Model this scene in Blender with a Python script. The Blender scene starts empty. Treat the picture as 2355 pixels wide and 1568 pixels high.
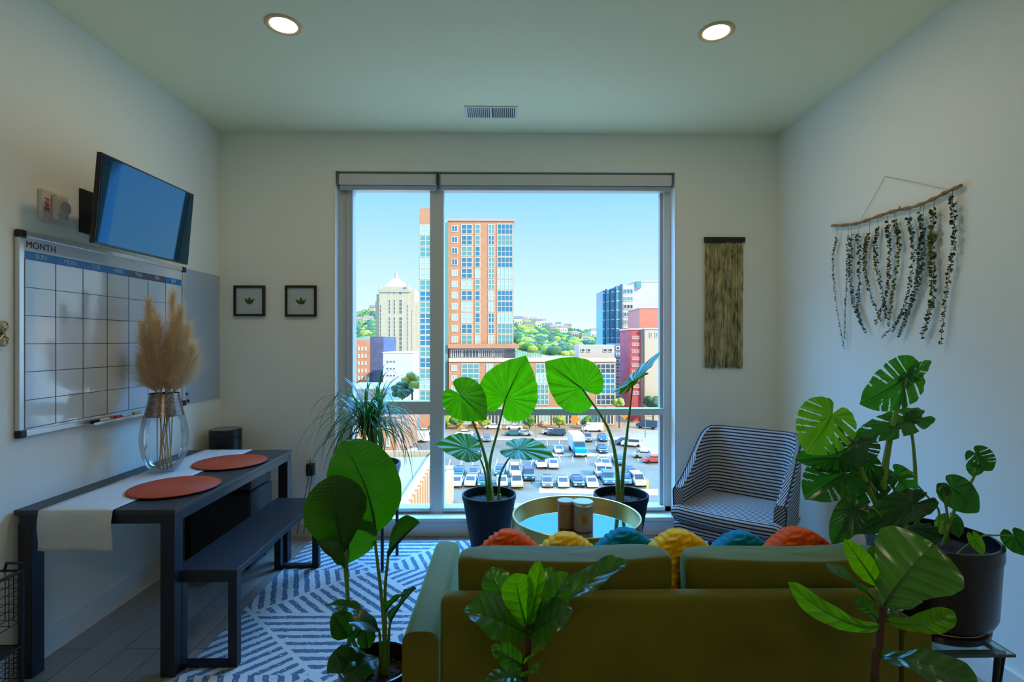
import bpy, bmesh, math, random
from mathutils import Vector, Matrix, noise
PI = math.pi
R = math.radians
sc = bpy.context.scene
COL = sc.collection
random.seed(7)

# ------------------------------------------------------------------ camera geometry
F = 1190.0                       # focal length in pixels of the 2355 wide frame
YAW = math.atan(17.5 / F)
CAMZ = 1.47
CW, SW = math.cos(YAW), math.sin(YAW)

def ray(px, py):
    u = (px - 1177.5) / F; v = (784.5 - py) / F
    return Vector((u * CW + SW, CW - u * SW, v))
def P(px, py, Y):                # point seen at a pixel, at room depth Y
    d = ray(px, py); k = Y / d.y
    return Vector((d.x * k, Y, CAMZ + d.z * k))
def PX(px, py, X):               # on a wall of constant x
    d = ray(px, py); k = X / d.x
    return Vector((X, d.y * k, CAMZ + d.z * k))
def PZ(px, py, z):               # on a horizontal surface
    d = ray(px, py); k = (z - CAMZ) / d.z
    return Vector((d.x * k, d.y * k, z))

D = 3.93; XL = -2.145; XR = 2.09; HC = 3.05; YB = -3.6

# ------------------------------------------------------------------ helpers
def link(o):
    COL.objects.link(o); return o

def tag(o, label=None, cat=None, group=None, kind=None):
    if label: o['label'] = label
    if cat: o['category'] = cat
    if group: o['group'] = group
    if kind: o['kind'] = kind
    return o

def thing(name, label, cat, loc=(0, 0, 0), rz=0.0, group=None):
    o = bpy.data.objects.new(name, None); link(o)
    o.location = loc; o.rotation_euler = (0, 0, rz)
    o.empty_display_size = 0.05
    return tag(o, label, cat, group)

class MB:
    def __init__(s):
        s.v = []; s.f = []; s.m = []; s.uv = {}
    def add(s, vs, fs, mi=0, uvs=None):
        b = len(s.v)
        s.v += [Vector(v) for v in vs]
        for i, f in enumerate(fs):
            s.f.append([b + k for k in f]); s.m.append(mi)
        if uvs:
            for k, u in enumerate(uvs): s.uv[b + k] = u
    def box(s, x0, x1, y0, y1, z0, z1, mi=0):
        vs = [(x, y, z) for x in (x0, x1) for y in (y0, y1) for z in (z0, z1)]
        s.add(vs, [(0, 1, 3, 2), (4, 6, 7, 5), (0, 4, 5, 1), (2, 3, 7, 6), (0, 2, 6, 4), (1, 5, 7, 3)], mi)
        return s
    def obox(s, c, ax, ay, az, mi=0):    # oriented box from half-vectors
        c = Vector(c); ax = Vector(ax); ay = Vector(ay); az = Vector(az)
        vs = [c + i * ax + j * ay + k * az for i in (-1, 1) for j in (-1, 1) for k in (-1, 1)]
        s.add(vs, [(0, 1, 3, 2), (4, 6, 7, 5), (0, 4, 5, 1), (2, 3, 7, 6), (0, 2, 6, 4), (1, 5, 7, 3)], mi)
        return s
    def bar(s, a, b, w, h=None, mi=0):   # square bar from a to b
        a = Vector(a); b = Vector(b); h = h or w
        d = (b - a); L = d.length; d.normalize()
        up = Vector((0, 0, 1)) if abs(d.z) < 0.9 else Vector((0, 1, 0))
        sd = d.cross(up).normalized(); up = sd.cross(d)
        return s.obox((a + b) / 2, d * L / 2, sd * w / 2, up * h / 2, mi)
    def tube(s, pts, rad, n=8, mi=0, caps=True):
        pts = [Vector(p) for p in pts]
        if not hasattr(rad, '__len__'): rad = [rad] * len(pts)
        b = len(s.v); nrm = None
        for i, p in enumerate(pts):
            t = (pts[min(i + 1, len(pts) - 1)] - pts[max(i - 1, 0)])
            t = t.normalized() if t.length > 1e-9 else Vector((0, 0, 1))
            if nrm is None:
                nrm = t.cross(Vector((0.13, 0.21, 1)) if abs(t.z) < 0.9 else Vector((1, 0.2, 0))).normalized()
            nrm = (nrm - t * nrm.dot(t)).normalized(); bn = t.cross(nrm)
            for k in range(n):
                a = 2 * PI * k / n
                s.v.append(p + (nrm * math.cos(a) + bn * math.sin(a)) * rad[i])
        for i in range(len(pts) - 1):
            for k in range(n):
                s.f.append([b + i * n + k, b + i * n + (k + 1) % n, b + (i + 1) * n + (k + 1) % n, b + (i + 1) * n + k]); s.m.append(mi)
        if caps:
            s.f.append([b + k for k in range(n)][::-1]); s.m.append(mi)
            e = b + (len(pts) - 1) * n
            s.f.append([e + k for k in range(n)]); s.m.append(mi)
        return s
    def lathe(s, prof, c=(0, 0, 0), n=40, mi=0):
        b = len(s.v); c = Vector(c)
        for (r, z) in prof:
            for k in range(n):
                a = 2 * PI * k / n
                s.v.append(c + Vector((r * math.cos(a), r * math.sin(a), z)))
        for i in range(len(prof) - 1):
            for k in range(n):
                s.f.append([b + i * n + k, b + i * n + (k + 1) % n, b + (i + 1) * n + (k + 1) % n, b + (i + 1) * n + k]); s.m.append(mi)
        return s
    def disc(s, c, r, n=40, mi=0, flip=False):
        c = Vector(c); b = len(s.v)
        for k in range(n):
            a = 2 * PI * k / n; s.v.append(c + Vector((r * math.cos(a), r * math.sin(a), 0)))
        f = [b + k for k in range(n)]
        s.f.append(f[::-1] if flip else f); s.m.append(mi); return s
    def ball(s, c, rx, ry, rz, nu=10, nv=6, mi=0, jit=0.0):
        c = Vector(c); b = len(s.v)
        for j in range(nv + 1):
            th = PI * j / nv
            for i in range(nu):
                a = 2 * PI * i / nu
                k = 1 + (random.uniform(-jit, jit) if jit else 0)
                s.v.append(c + Vector((rx * math.sin(th) * math.cos(a), ry * math.sin(th) * math.sin(a), rz * math.cos(th))) * k)
        for j in range(nv):
            for i in range(nu):
                s.f.append([b + j * nu + i, b + (j + 1) * nu + i, b + (j + 1) * nu + (i + 1) % nu, b + j * nu + (i + 1) % nu]); s.m.append(mi)
        return s
    def rbox(s, x0, x1, y0, y1, z0, z1, r, seg=3, mi=0):
        bm = bmesh.new(); bmesh.ops.create_cube(bm, size=1)
        for v in bm.verts:
            v.co = Vector(((x0 + x1) / 2 + v.co.x * (x1 - x0), (y0 + y1) / 2 + v.co.y * (y1 - y0), (z0 + z1) / 2 + v.co.z * (z1 - z0)))
        bmesh.ops.bevel(bm, geom=list(bm.edges), offset=r, segments=seg, profile=0.5, affect='EDGES')
        bm.verts.index_update()
        s.add([v.co.copy() for v in bm.verts], [[v.index for v in f.verts] for f in bm.faces], mi)
        bm.free(); return s
    def sq(s, c, sx, sy, sz, e1=0.5, e2=0.5, nu=48, nv=24, fn=None, M=None, mi=0):   # superellipsoid
        c = Vector(c); b = len(s.v)
        sg = lambda w, e: math.copysign(abs(w) ** e, w)
        for j in range(nv + 1):
            v = -PI / 2 + PI * j / nv
            for i in range(nu):
                u = -PI + 2 * PI * i / nu
                p = Vector((sx * sg(math.cos(v), e1) * sg(math.cos(u), e2), sy * sg(math.cos(v), e1) * sg(math.sin(u), e2), sz * sg(math.sin(v), e1)))
                if fn: p = fn(p)
                if M: p = M @ p
                s.v.append(c + p)
        for j in range(nv):
            for i in range(nu):
                s.f.append([b + j * nu + i, b + j * nu + (i + 1) % nu, b + (j + 1) * nu + (i + 1) % nu, b + (j + 1) * nu + i]); s.m.append(mi)
        return s
    def build(s, name, mats, parent=None, smooth=False, local=False, bevel=0, sub=0, weld=False):
        me = bpy.data.meshes.new(name)
        off = Vector((0, 0, 0)) if (parent is None or local) else root_loc(parent)
        me.from_pydata([tuple(v - off) for v in s.v], [], s.f)
        if not isinstance(mats, (list, tuple)): mats = [mats]
        for m in mats: me.materials.append(m)
        if len(mats) > 1: me.polygons.foreach_set('material_index', s.m)
        if s.uv:
            ul = me.uv_layers.new(name='UVMap')
            for lp in me.loops:
                ul.data[lp.index].uv = s.uv.get(lp.vertex_index, (0, 0))
        if weld or smooth:
            bm = bmesh.new(); bm.from_mesh(me)
            if weld: bmesh.ops.remove_doubles(bm, verts=bm.verts, dist=1e-5)
            if smooth is True:
                for f in bm.faces: f.smooth = True
            bm.to_mesh(me); bm.free()
        me.update()
        o = bpy.data.objects.new(name, me); link(o)
        if parent is not None: o.parent = parent
        if bevel:
            md = o.modifiers.new('b', 'BEVEL'); md.width = bevel; md.segments = 2; md.limit_method = 'ANGLE'; md.angle_limit = R(40)
        if sub:
            md = o.modifiers.new('s', 'SUBSURF'); md.levels = sub; md.render_levels = sub
        if smooth == 'auto':
            for p in me.polygons: p.use_smooth = True
            try: me.set_sharp_from_angle(angle=R(35))
            except Exception: pass
        return o

def root_loc(o):
    v = Vector((0, 0, 0))
    while o is not None:
        v = v + Vector(o.location); o = o.parent
    return v

def copy_tree(o, parent=None):
    c = o.copy(); link(c); c.parent = parent
    for ch in list(o.children): copy_tree(ch, c)
    return c

def bez(pts, n=12):
    pts = [Vector(p) for p in pts]
    if len(pts) < 3: return [pts[0].lerp(pts[1], i / n) for i in range(n + 1)]
    out = []; m = len(pts) - 1
    ex = [2 * pts[0] - pts[1]] + pts + [2 * pts[-1] - pts[-2]]
    for i in range(m):
        p0, p1, p2, p3 = ex[i:i + 4]; k = max(2, n // m)
        for j in range(k):
            t = j / k
            out.append(0.5 * (2 * p1 + (p2 - p0) * t + (2 * p0 - 5 * p1 + 4 * p2 - p3) * t * t + (3 * p1 - p0 - 3 * p2 + p3) * t ** 3))
    out.append(pts[-1]); return out

# ------------------------------------------------------------------ materials
MATS = {}
def nt(m): return m.node_tree.nodes, m.node_tree.links
def mat(name, col, rough=0.6, metal=0.0, spec=0.5, coat=0.0, sheen=0.0, emit=None, es=1.0, alpha=None, trans=0.0, ior=1.45,
        var=0.0, vscale=20.0, bump=0.0, bscale=60.0, stretch=None, col2=None):
    if name in MATS: return MATS[name]
    m = bpy.data.materials.new(name); m.use_nodes = True
    N, L = nt(m); b = N['Principled BSDF']
    c = tuple(col) + (1,)
    b.inputs['Base Color'].default_value = c
    b.inputs['Roughness'].default_value = rough
    b.inputs['Metallic'].default_value = metal
    b.inputs['Specular IOR Level'].default_value = spec
    b.inputs['Coat Weight'].default_value = coat
    b.inputs['Coat Roughness'].default_value = 0.08
    b.inputs['IOR'].default_value = ior
    if sheen:
        b.inputs['Sheen Weight'].default_value = sheen; b.inputs['Sheen Roughness'].default_value = 0.35
    if emit:
        b.inputs['Emission Color'].default_value = tuple(emit) + (1,); b.inputs['Emission Strength'].default_value = es
    if trans: b.inputs['Transmission Weight'].default_value = trans
    if var or col2 or bump:
        tc = N.new('ShaderNodeTexCoord'); mp = N.new('ShaderNodeMapping')
        L.new(tc.outputs['Object'], mp.inputs[0])
        if stretch: mp.inputs['Scale'].default_value = stretch
    if var or col2:
        nz = N.new('ShaderNodeTexNoise'); nz.inputs['Scale'].default_value = vscale; nz.inputs['Detail'].default_value = 5
        L.new(mp.outputs[0], nz.inputs['Vector'])
        rp = N.new('ShaderNodeValToRGB')
        rp.color_ramp.elements[0].position = 0.3; rp.color_ramp.elements[1].position = 0.7
        c0 = tuple(max(0, x * (1 - var)) for x in col); c1 = tuple(x * (1 + var) for x in (col2 or col))
        rp.color_ramp.elements[0].color = c0 + (1,); rp.color_ramp.elements[1].color = c1 + (1,)
        L.new(nz.outputs['Fac'], rp.inputs[0]); L.new(rp.outputs[0], b.inputs['Base Color'])
    if bump:
        nz = N.new('ShaderNodeTexNoise'); nz.inputs['Scale'].default_value = bscale; nz.inputs['Detail'].default_value = 3
        L.new(mp.outputs[0], nz.inputs['Vector'])
        bp = N.new('ShaderNodeBump'); bp.inputs['Strength'].default_value = bump; bp.inputs['Distance'].default_value = 0.01
        L.new(nz.outputs['Fac'], bp.inputs['Height']); L.new(bp.outputs[0], b.inputs['Normal'])
    MATS[name] = m; return m

def math_node(N, L, op, a, b=None, c=None):
    n = N.new('ShaderNodeMath'); n.operation = op
    for i, x in enumerate((a, b, c)):
        if x is None: continue
        if isinstance(x, (int, float)): n.inputs[i].default_value = x
        else: L.new(x, n.inputs[i])
    return n.outputs[0]

def leaf_mat(name, col, tcol, tw=0.45, rough=0.32, veins=11.0, vein_col=None, slope=1.6, polar=False, under=None, spec=0.5, bstr=0.5, ribs=0.2):
    m = bpy.data.materials.new(name); m.use_nodes = True
    N, L = nt(m); b = N['Principled BSDF']; out = N['Material Output']
    b.inputs['Roughness'].default_value = rough
    b.inputs['Specular IOR Level'].default_value = spec
    uv = N.new('ShaderNodeUVMap'); sx = N.new('ShaderNodeSeparateXYZ'); L.new(uv.outputs[0], sx.inputs[0])
    s, t = sx.outputs[0], sx.outputs[1]
    if polar:     # s = angle/pi , t = radius
        w = math_node(N, L, 'MULTIPLY', s, veins * PI * 2)
        w = math_node(N, L, 'COSINE', w)
    else:         # s along the midrib, t across
        at = math_node(N, L, 'ABSOLUTE', t)
        w = math_node(N, L, 'SUBTRACT', math_node(N, L, 'MULTIPLY', s, veins * 2 * PI), math_node(N, L, 'MULTIPLY', at, slope * 2 * PI))
        w = math_node(N, L, 'COSINE', w)
    vein = math_node(N, L, 'POWER', math_node(N, L, 'MULTIPLY_ADD', w, 0.5, 0.5), 10.0)
    if not polar:
        mid = math_node(N, L, 'LESS_THAN', math_node(N, L, 'ABSOLUTE', t), 0.03)
        vein = math_node(N, L, 'MAXIMUM', vein, mid)
    nz = N.new('ShaderNodeTexNoise'); nz.inputs['Scale'].default_value = 18; nz.inputs['Detail'].default_value = 4
    tc = N.new('ShaderNodeTexCoord'); L.new(tc.outputs['Object'], nz.inputs['Vector'])
    def coloured(c, vc):
        mx = N.new('ShaderNodeMix'); mx.data_type = 'RGBA'
        mx.inputs[6].default_value = tuple(x * 0.55 for x in c) + (1,); mx.inputs[7].default_value = tuple(x * 1.25 for x in c) + (1,)
        L.new(math_node(N, L, 'MULTIPLY_ADD', w, -ribs * .5, math_node(N, L, 'MULTIPLY_ADD', nz.outputs['Fac'], 0.8, 0.1)), mx.inputs[0])
        m2 = N.new('ShaderNodeMix'); m2.data_type = 'RGBA'
        L.new(math_node(N, L, 'MULTIPLY', vein, 0.45), m2.inputs[0]); L.new(mx.outputs[2], m2.inputs[6]); m2.inputs[7].default_value = tuple(vc) + (1,)
        return m2.outputs[2]
    vc = vein_col or tuple(min(1, x * 1.8 + 0.01) for x in col)
    base = coloured(col, vc)
    if under:
        g = N.new('ShaderNodeNewGeometry'); mx = N.new('ShaderNodeMix'); mx.data_type = 'RGBA'
        L.new(g.outputs['Backfacing'], mx.inputs[0]); L.new(base, mx.inputs[6]); L.new(coloured(under, vc), mx.inputs[7]); base = mx.outputs[2]
    L.new(base, b.inputs['Base Color'])
    bp = N.new('ShaderNodeBump'); bp.inputs['Strength'].default_value = bstr; bp.inputs['Distance'].default_value = 0.004
    L.new(math_node(N, L, 'MULTIPLY', w, -1.0), bp.inputs['Height']); L.new(bp.outputs[0], b.inputs['Normal'])
    tr = N.new('ShaderNodeBsdfTranslucent'); L.new(coloured(tcol, tuple(x * 1.5 for x in tcol)), tr.inputs[0]); L.new(bp.outputs[0], tr.inputs['Normal'])
    mx = N.new('ShaderNodeMixShader'); mx.inputs[0].default_value = tw
    L.new(b.outputs[0], mx.inputs[1]); L.new(tr.outputs[0], mx.inputs[2]); L.new(mx.outputs[0], out.inputs[0])
    return m

def glass_mat(name, tint=(1, 1, 1), refl=1.0, rough=0.0):
    m = bpy.data.materials.new(name); m.use_nodes = True
    N, L = nt(m); N.remove(N['Principled BSDF']); out = N['Material Output']
    tr = N.new('ShaderNodeBsdfTransparent'); tr.inputs[0].default_value = tuple(tint) + (1,)
    gl = N.new('ShaderNodeBsdfGlossy'); gl.inputs['Roughness'].default_value = rough
    fr = N.new('ShaderNodeFresnel'); fr.inputs[0].default_value = 1.45
    mx = N.new('ShaderNodeMixShader')
    L.new(math_node(N, L, 'MULTIPLY', fr.outputs[0], refl), mx.inputs[0]); L.new(tr.outputs[0], mx.inputs[1]); L.new(gl.outputs[0], mx.inputs[2])
    L.new(mx.outputs[0], out.inputs[0]); return m

def stripes_mat(name, c0, c1, period, duty=0.5, rough=0.85, axis=1):
    m = bpy.data.materials.new(name); m.use_nodes = True
    N, L = nt(m); b = N['Principled BSDF']; b.inputs['Roughness'].default_value = rough
    uv = N.new('ShaderNodeUVMap'); sx = N.new('ShaderNodeSeparateXYZ'); L.new(uv.outputs[0], sx.inputs[0])
    f = math_node(N, L, 'FRACT', math_node(N, L, 'DIVIDE', sx.outputs[axis], period))
    k = math_node(N, L, 'GREATER_THAN', f, duty)
    mx = N.new('ShaderNodeMix'); mx.data_type = 'RGBA'; L.new(k, mx.inputs[0])
    mx.inputs[6].default_value = tuple(c0) + (1,); mx.inputs[7].default_value = tuple(c1) + (1,)
    L.new(mx.outputs[2], b.inputs['Base Color']); return m

# ---- wall / ceiling / floor
WALL = mat('wall_paint', (0.84, 0.86, 0.78), 0.55, bump=0.08, bscale=220, spec=0.35)
CEIL = mat('bounce_tinted_ceiling_paint', (0.92, 0.88, 0.60), 0.8, bump=0.05, bscale=200)  # yellow tint stands in for warm bounce off the sunlit ground
TRIM = mat('trim_paint', (0.78, 0.78, 0.74), 0.4)
FRAME = mat('window_frame_paint', (0.62, 0.64, 0.62), 0.35)
BLACK = mat('black_powder_coat', (0.010, 0.013, 0.02), 0.38, spec=0.5)
BLACKTOP = mat('black_table_laminate', (0.026, 0.027, 0.026), 0.42, spec=0.6, bump=0.05, bscale=150)
BLKPLAST = mat('black_plastic', (0.012, 0.013, 0.016), 0.35)
WHITEPL = mat('white_plastic', (0.75, 0.74, 0.70), 0.35)
GOLD = mat('brushed_gold', (0.62, 0.43, 0.13), 0.28, metal=1.0, bump=0.06, bscale=120, stretch=(1, 1, 8))
SOIL = mat('potting_soil', (0.03, 0.018, 0.012), 0.95, bump=1.0, bscale=90, var=0.4, vscale=60)
STEM = mat('green_stem', (0.11, 0.23, 0.03), 0.4, var=0.3, vscale=12)
STEMY = mat('yellow_green_stem', (0.22, 0.30, 0.04), 0.4, var=0.2, vscale=12)
BARK = mat('brown_fig_stem', (0.06, 0.025, 0.012), 0.7, var=0.3, vscale=30, bump=0.4, bscale=80)

def wood_floor():
    m = bpy.data.materials.new('grey_brown_plank_floor'); m.use_nodes = True
    N, L = nt(m); b = N['Principled BSDF']
    tc = N.new('ShaderNodeTexCoord'); mp = N.new('ShaderNodeMapping'); L.new(tc.outputs['Object'], mp.inputs[0])
    mp.inputs['Rotation'].default_value = (0, 0, PI / 2)
    br = N.new('ShaderNodeTexBrick'); L.new(mp.outputs[0], br.inputs['Vector'])
    br.inputs['Scale'].default_value = 1.0; br.inputs['Brick Width'].default_value = 1.25; br.inputs['Row Height'].default_value = 0.165
    br.inputs['Mortar Size'].default_value = 0.002
    br.inputs['Color1'].default_value = (0.27, 0.25, 0.22, 1); br.inputs['Color2'].default_value = (0.40, 0.37, 0.33, 1)
    br.inputs['Mortar'].default_value = (0.07, 0.06, 0.05, 1)
    m2 = N.new('ShaderNodeMapping'); L.new(tc.outputs['Object'], m2.inputs[0]); m2.inputs['Scale'].default_value = (30, 1.5, 1)
    nz = N.new('ShaderNodeTexNoise'); nz.inputs['Scale'].default_value = 2.0; nz.inputs['Detail'].default_value = 6
    L.new(m2.outputs[0], nz.inputs['Vector'])
    mx = N.new('ShaderNodeMix'); mx.data_type = 'RGBA'; mx.blend_type = 'MULTIPLY'; mx.inputs[0].default_value = 0.7
    rp = N.new('ShaderNodeValToRGB'); rp.color_ramp.elements[0].color = (0.5, 0.5, 0.5, 1); rp.color_ramp.elements[1].color = (1.3, 1.3, 1.3, 1)
    L.new(nz.outputs['Fac'], rp.inputs[0]); L.new(br.outputs['Color'], mx.inputs[6]); L.new(rp.outputs[0], mx.inputs[7])
    L.new(mx.outputs[2], b.inputs['Base Color']); b.inputs['Roughness'].default_value = 0.30
    return m

def rug_mat():
    m = bpy.data.materials.new('blue_white_patterned_rug'); m.use_nodes = True
    N, L = nt(m); b = N['Principled BSDF']; b.inputs['Roughness'].default_value = 0.95
    tc = N.new('ShaderNodeTexCoord'); sx = N.new('ShaderNodeSeparateXYZ'); L.new(tc.outputs['Object'], sx.inputs[0])
    nz0 = N.new('ShaderNodeTexNoise'); nz0.inputs['Scale'].default_value = 28; L.new(tc.outputs['Object'], nz0.inputs['Vector'])
    wob = math_node(N, L, 'MULTIPLY', math_node(N, L, 'SUBTRACT', nz0.outputs['Fac'], 0.5), 0.018)
    x = math_node(N, L, 'ADD', sx.outputs[0], 5.0); y = math_node(N, L, 'ADD', sx.outputs[1], 5.0)
    S = 0.52
    # triangle cells: diagonals split squares
    cx = math_node(N, L, 'DIVIDE', x, S); cy = math_node(N, L, 'DIVIDE', y, S)
    ix = math_node(N, L, 'FLOOR', cx); iy = math_node(N, L, 'FLOOR', cy)
    fx = math_node(N, L, 'SUBTRACT', cx, ix); fy = math_node(N, L, 'SUBTRACT', cy, iy)
    par = math_node(N, L, 'MODULO', math_node(N, L, 'ADD', ix, iy), 2.0)
    d1 = math_node(N, L, 'SUBTRACT', fx, fy)
    d2 = math_node(N, L, 'SUBTRACT', math_node(N, L, 'ADD', fx, fy), 1.0)
    # mix diag by parity
    dd = math_node(N, L, 'ADD', math_node(N, L, 'MULTIPLY', d1, math_node(N, L, 'SUBTRACT', 1.0, par)), math_node(N, L, 'MULTIPLY', d2, par))
    side = math_node(N, L, 'GREATER_THAN', dd, 0.0)
    idx = math_node(N, L, 'MODULO', math_node(N, L, 'ADD', math_node(N, L, 'ADD', ix, math_node(N, L, 'MULTIPLY', iy, 2.0)), math_node(N, L, 'MULTIPLY', side, 1.0)), 4.0)
    k = 0.70710678
    co = [y, math_node(N, L, 'ADD', math_node(N, L, 'MULTIPLY', x, 0.93), math_node(N, L, 'MULTIPLY', y, 0.37)),
          math_node(N, L, 'MULTIPLY', math_node(N, L, 'ADD', x, y), k), math_node(N, L, 'MULTIPLY', math_node(N, L, 'SUBTRACT', x, y), k)]
    tot = None
    for i, c in enumerate(co):
        eq = math_node(N, L, 'COMPARE', idx, float(i), 0.3)
        t = math_node(N, L, 'MULTIPLY', eq, c)
        tot = t if tot is None else math_node(N, L, 'ADD', tot, t)
    tot = math_node(N, L, 'ADD', tot, wob)
    f = math_node(N, L, 'FRACT', math_node(N, L, 'DIVIDE', tot, 0.060))
    line = math_node(N, L, 'LESS_THAN', f, 0.46)
    edge = math_node(N, L, 'GREATER_THAN', math_node(N, L, 'ABSOLUTE', dd), 0.03)
    brk = N.new('ShaderNodeTexNoise'); brk.inputs['Scale'].default_value = 75; brk.inputs['Detail'].default_value = 2; L.new(tc.outputs['Object'], brk.inputs['Vector'])
    bk = math_node(N, L, 'GREATER_THAN', brk.outputs['Fac'], 0.35)
    k = math_node(N, L, 'MULTIPLY', math_node(N, L, 'MULTIPLY', line, edge), bk)
    mx = N.new('ShaderNodeMix'); mx.data_type = 'RGBA'; L.new(k, mx.inputs[0])
    mx.inputs[6].default_value = (0.50, 0.53, 0.54, 1); mx.inputs[7].default_value = (0.07, 0.13, 0.22, 1)
    L.new(mx.outputs[2], b.inputs['Base Color'])
    bp = N.new('ShaderNodeBump'); bp.inputs['Strength'].default_value = 0.6; bp.inputs['Distance'].default_value = 0.004
    L.new(brk.outputs['Fac'], bp.inputs['Height']); L.new(bp.outputs[0], b.inputs['Normal'])
    return m

# ================================================================== ROOM SHELL
T = 0.15
def struct(o): return tag(o, kind='structure')
struct(MB().box(XL - T, XR + T, YB - T, D + 0.2, -0.12, 0).build('floor', wood_floor()))
struct(MB().box(XL - T, XR + T, YB - T, D + 0.2, HC, HC + 0.15).build('ceiling', CEIL))
struct(MB().box(XL - T, XL, YB, D + 0.2, 0, HC).build('wall_left', WALL))
struct(MB().box(XR, XR + T, YB, D + 0.2, 0, HC).build('wall_right', WALL))
struct(MB().box(XL, XR, YB - T, YB, 0, HC).build('wall_rear', WALL))
WX0, WX1 = P(770, 600, D).x, P(1553, 600, D).x
WZ0, WZ1 = P(1100, 1188, D).z, P(1100, 394, D).z
RD = 0.20   # wall thickness at the window
w = MB()
w.box(XL, WX0, D, D + RD, 0, HC); w.box(WX1, XR, D, D + RD, 0, HC)
w.box(WX0, WX1, D, D + RD, 0, WZ0 - 0.03); w.box(WX0, WX1, D, D + RD, WZ1, HC)
struct(w.build('wall_window_side', WALL))
bb = lambda: MB()
struct(MB().box(XL, XL + 0.014, YB, D, 0, 0.115).box(XL, XL + 0.008, YB, D, 0.115, 0.12).build('baseboard_left', TRIM))
struct(MB().box(XR - 0.014, XR, YB, D, 0, 0.115).build('baseboard_right', TRIM))
struct(MB().box(XL, XR, D - 0.014, D, 0, 0.10).build('baseboard_window_side', TRIM))
struct(MB().box(WX0 - 0.02, WX1 + 0.02, D - 0.035, D + RD, WZ0 - 0.03, WZ0).build('trim_1', TRIM, bevel=0.004))
# corner bead strips beside the opening (light edges of the reveal)
struct(MB().box(WX0 - 0.012, WX0 + 0.004, D - 0.006, D + RD, WZ0, WZ1).build('trim_2', TRIM))
struct(MB().box(WX1 - 0.004, WX1 + 0.012, D - 0.006, D + RD, WZ0, WZ1).build('trim_3', TRIM))

# ---- window: outer frame, mullions, sashes, four panes
win = bpy.data.objects.new('window_1', None); link(win); win.location = (0, D, 0); struct(win)
YF = D + 0.10; YG = D + 0.125
def wx(px): return P(px, 700, YF).x
def wz(py): return P(1160, py, YF).z
X0, X1 = WX0, WX1
xm0, xm1 = wx(989), wx(1021)
zt0, zt1 = wz(955), wz(940)      # transom right
fr = MB()
fr.box(X0, wx(812), YF, YF + 0.09, WZ0, WZ1); fr.box(wx(1527), X1, YF, YF + 0.09, WZ0, WZ1)
fr.box(X0, X1, YF, YF + 0.09, WZ0, wz(1165)); fr.box(X0, X1, YF, YF + 0.09, wz(437), WZ1)
fr.build('frame', FRAME, win, bevel=0.003)
ml = MB(); ml.box(xm0, xm1, YF - 0.012, YF + 0.09, WZ0, WZ1); ml.box(wx(996), wx(1018), YF - 0.02, YF, WZ0, wz(950))
ml.build('mullion', FRAME, win, bevel=0.003)
tr = MB(); tr.box(wx(1018), wx(1527), YF - 0.006, YF + 0.08, zt0, zt1); tr.box(wx(810), xm0, YF - 0.012, YF + 0.08, wz(952), wz(922))
tr.build('transom', FRAME, win, bevel=0.003)
ds = MB(); ds.box(wx(790), wx(796), YF - 0.01, YF, WZ0, wz(437)); ds.box(wx(803), wx(812), YF - 0.014, YF, WZ0, wz(437)); ds.box(wx(1520), wx(1527), YF + 0.03, YF + 0.07, wz(1165), wz(440))
ds.build('sash_trim', mat('sash_dark', (0.45, 0.48, 0.5), 0.4), win, bevel=0.001)
lo = MB(); lo.box(wx(812), xm0, YF - 0.03, YF, wz(1172), wz(1165)); lo.box(xm1, wx(1527), YF - 0.03, YF, wz(1172), wz(1165))
lo.build('glazing_bead', FRAME, win)
GL = glass_mat('window_glass', (0.97, 0.99, 1.0), 0.02)
for (a, b_, c_, d_) in ((wx(812), xm0, wz(922), wz(437)), (xm1, wx(1522), zt1, wz(437)), (wx(812), wx(996), wz(1165), wz(952)), (wx(1018), wx(1522), wz(1165), zt0)):
    MB().box(a, b_, YG, YG + 0.006, c_, d_).build('pane', GL, win)

# ---- roller blinds
BLM = mat('blind_fabric_white', (0.66, 0.66, 0.62), 0.6); BLG = mat('blind_rail_grey', (0.40, 0.43, 0.45), 0.45)
def blind(x0, x1, lab):
    z1 = WZ1 - 0.012; z0 = P(1160, 438, D + 0.04).z
    t = thing('roller_blind', lab, 'window blind', ((x0 + x1) / 2, D + 0.05, z0), group='roller blinds at the top of the window')
    MB().rbox(x0, x1, D + 0.015, D + 0.085, z0 + 0.035, z1, 0.012, 3).build('cassette', BLM, t, smooth='auto')
    MB().rbox(x0 + 0.005, x1 - 0.005, D + 0.03, D + 0.055, z0, z0 + 0.033, 0.006, 2).build('bottom_rail', BLG, t, smooth='auto')
    for xe in (x0 - 0.004, x1): MB().box(xe, xe + 0.004, D + 0.01, D + 0.09, z0 + 0.03, z1 + 0.006).build('end_bracket', mat('bracket_grey', (0.25, 0.27, 0.28), 0.4), t)
blind(WX0 + 0.02, P(1004, 400, D + 0.04).x, 'short white roller blind rolled up above the narrow left-hand window pane')
blind(P(1012, 400, D + 0.04).x, WX1 - 0.015, 'long white roller blind rolled up above the wide main window pane')

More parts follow.
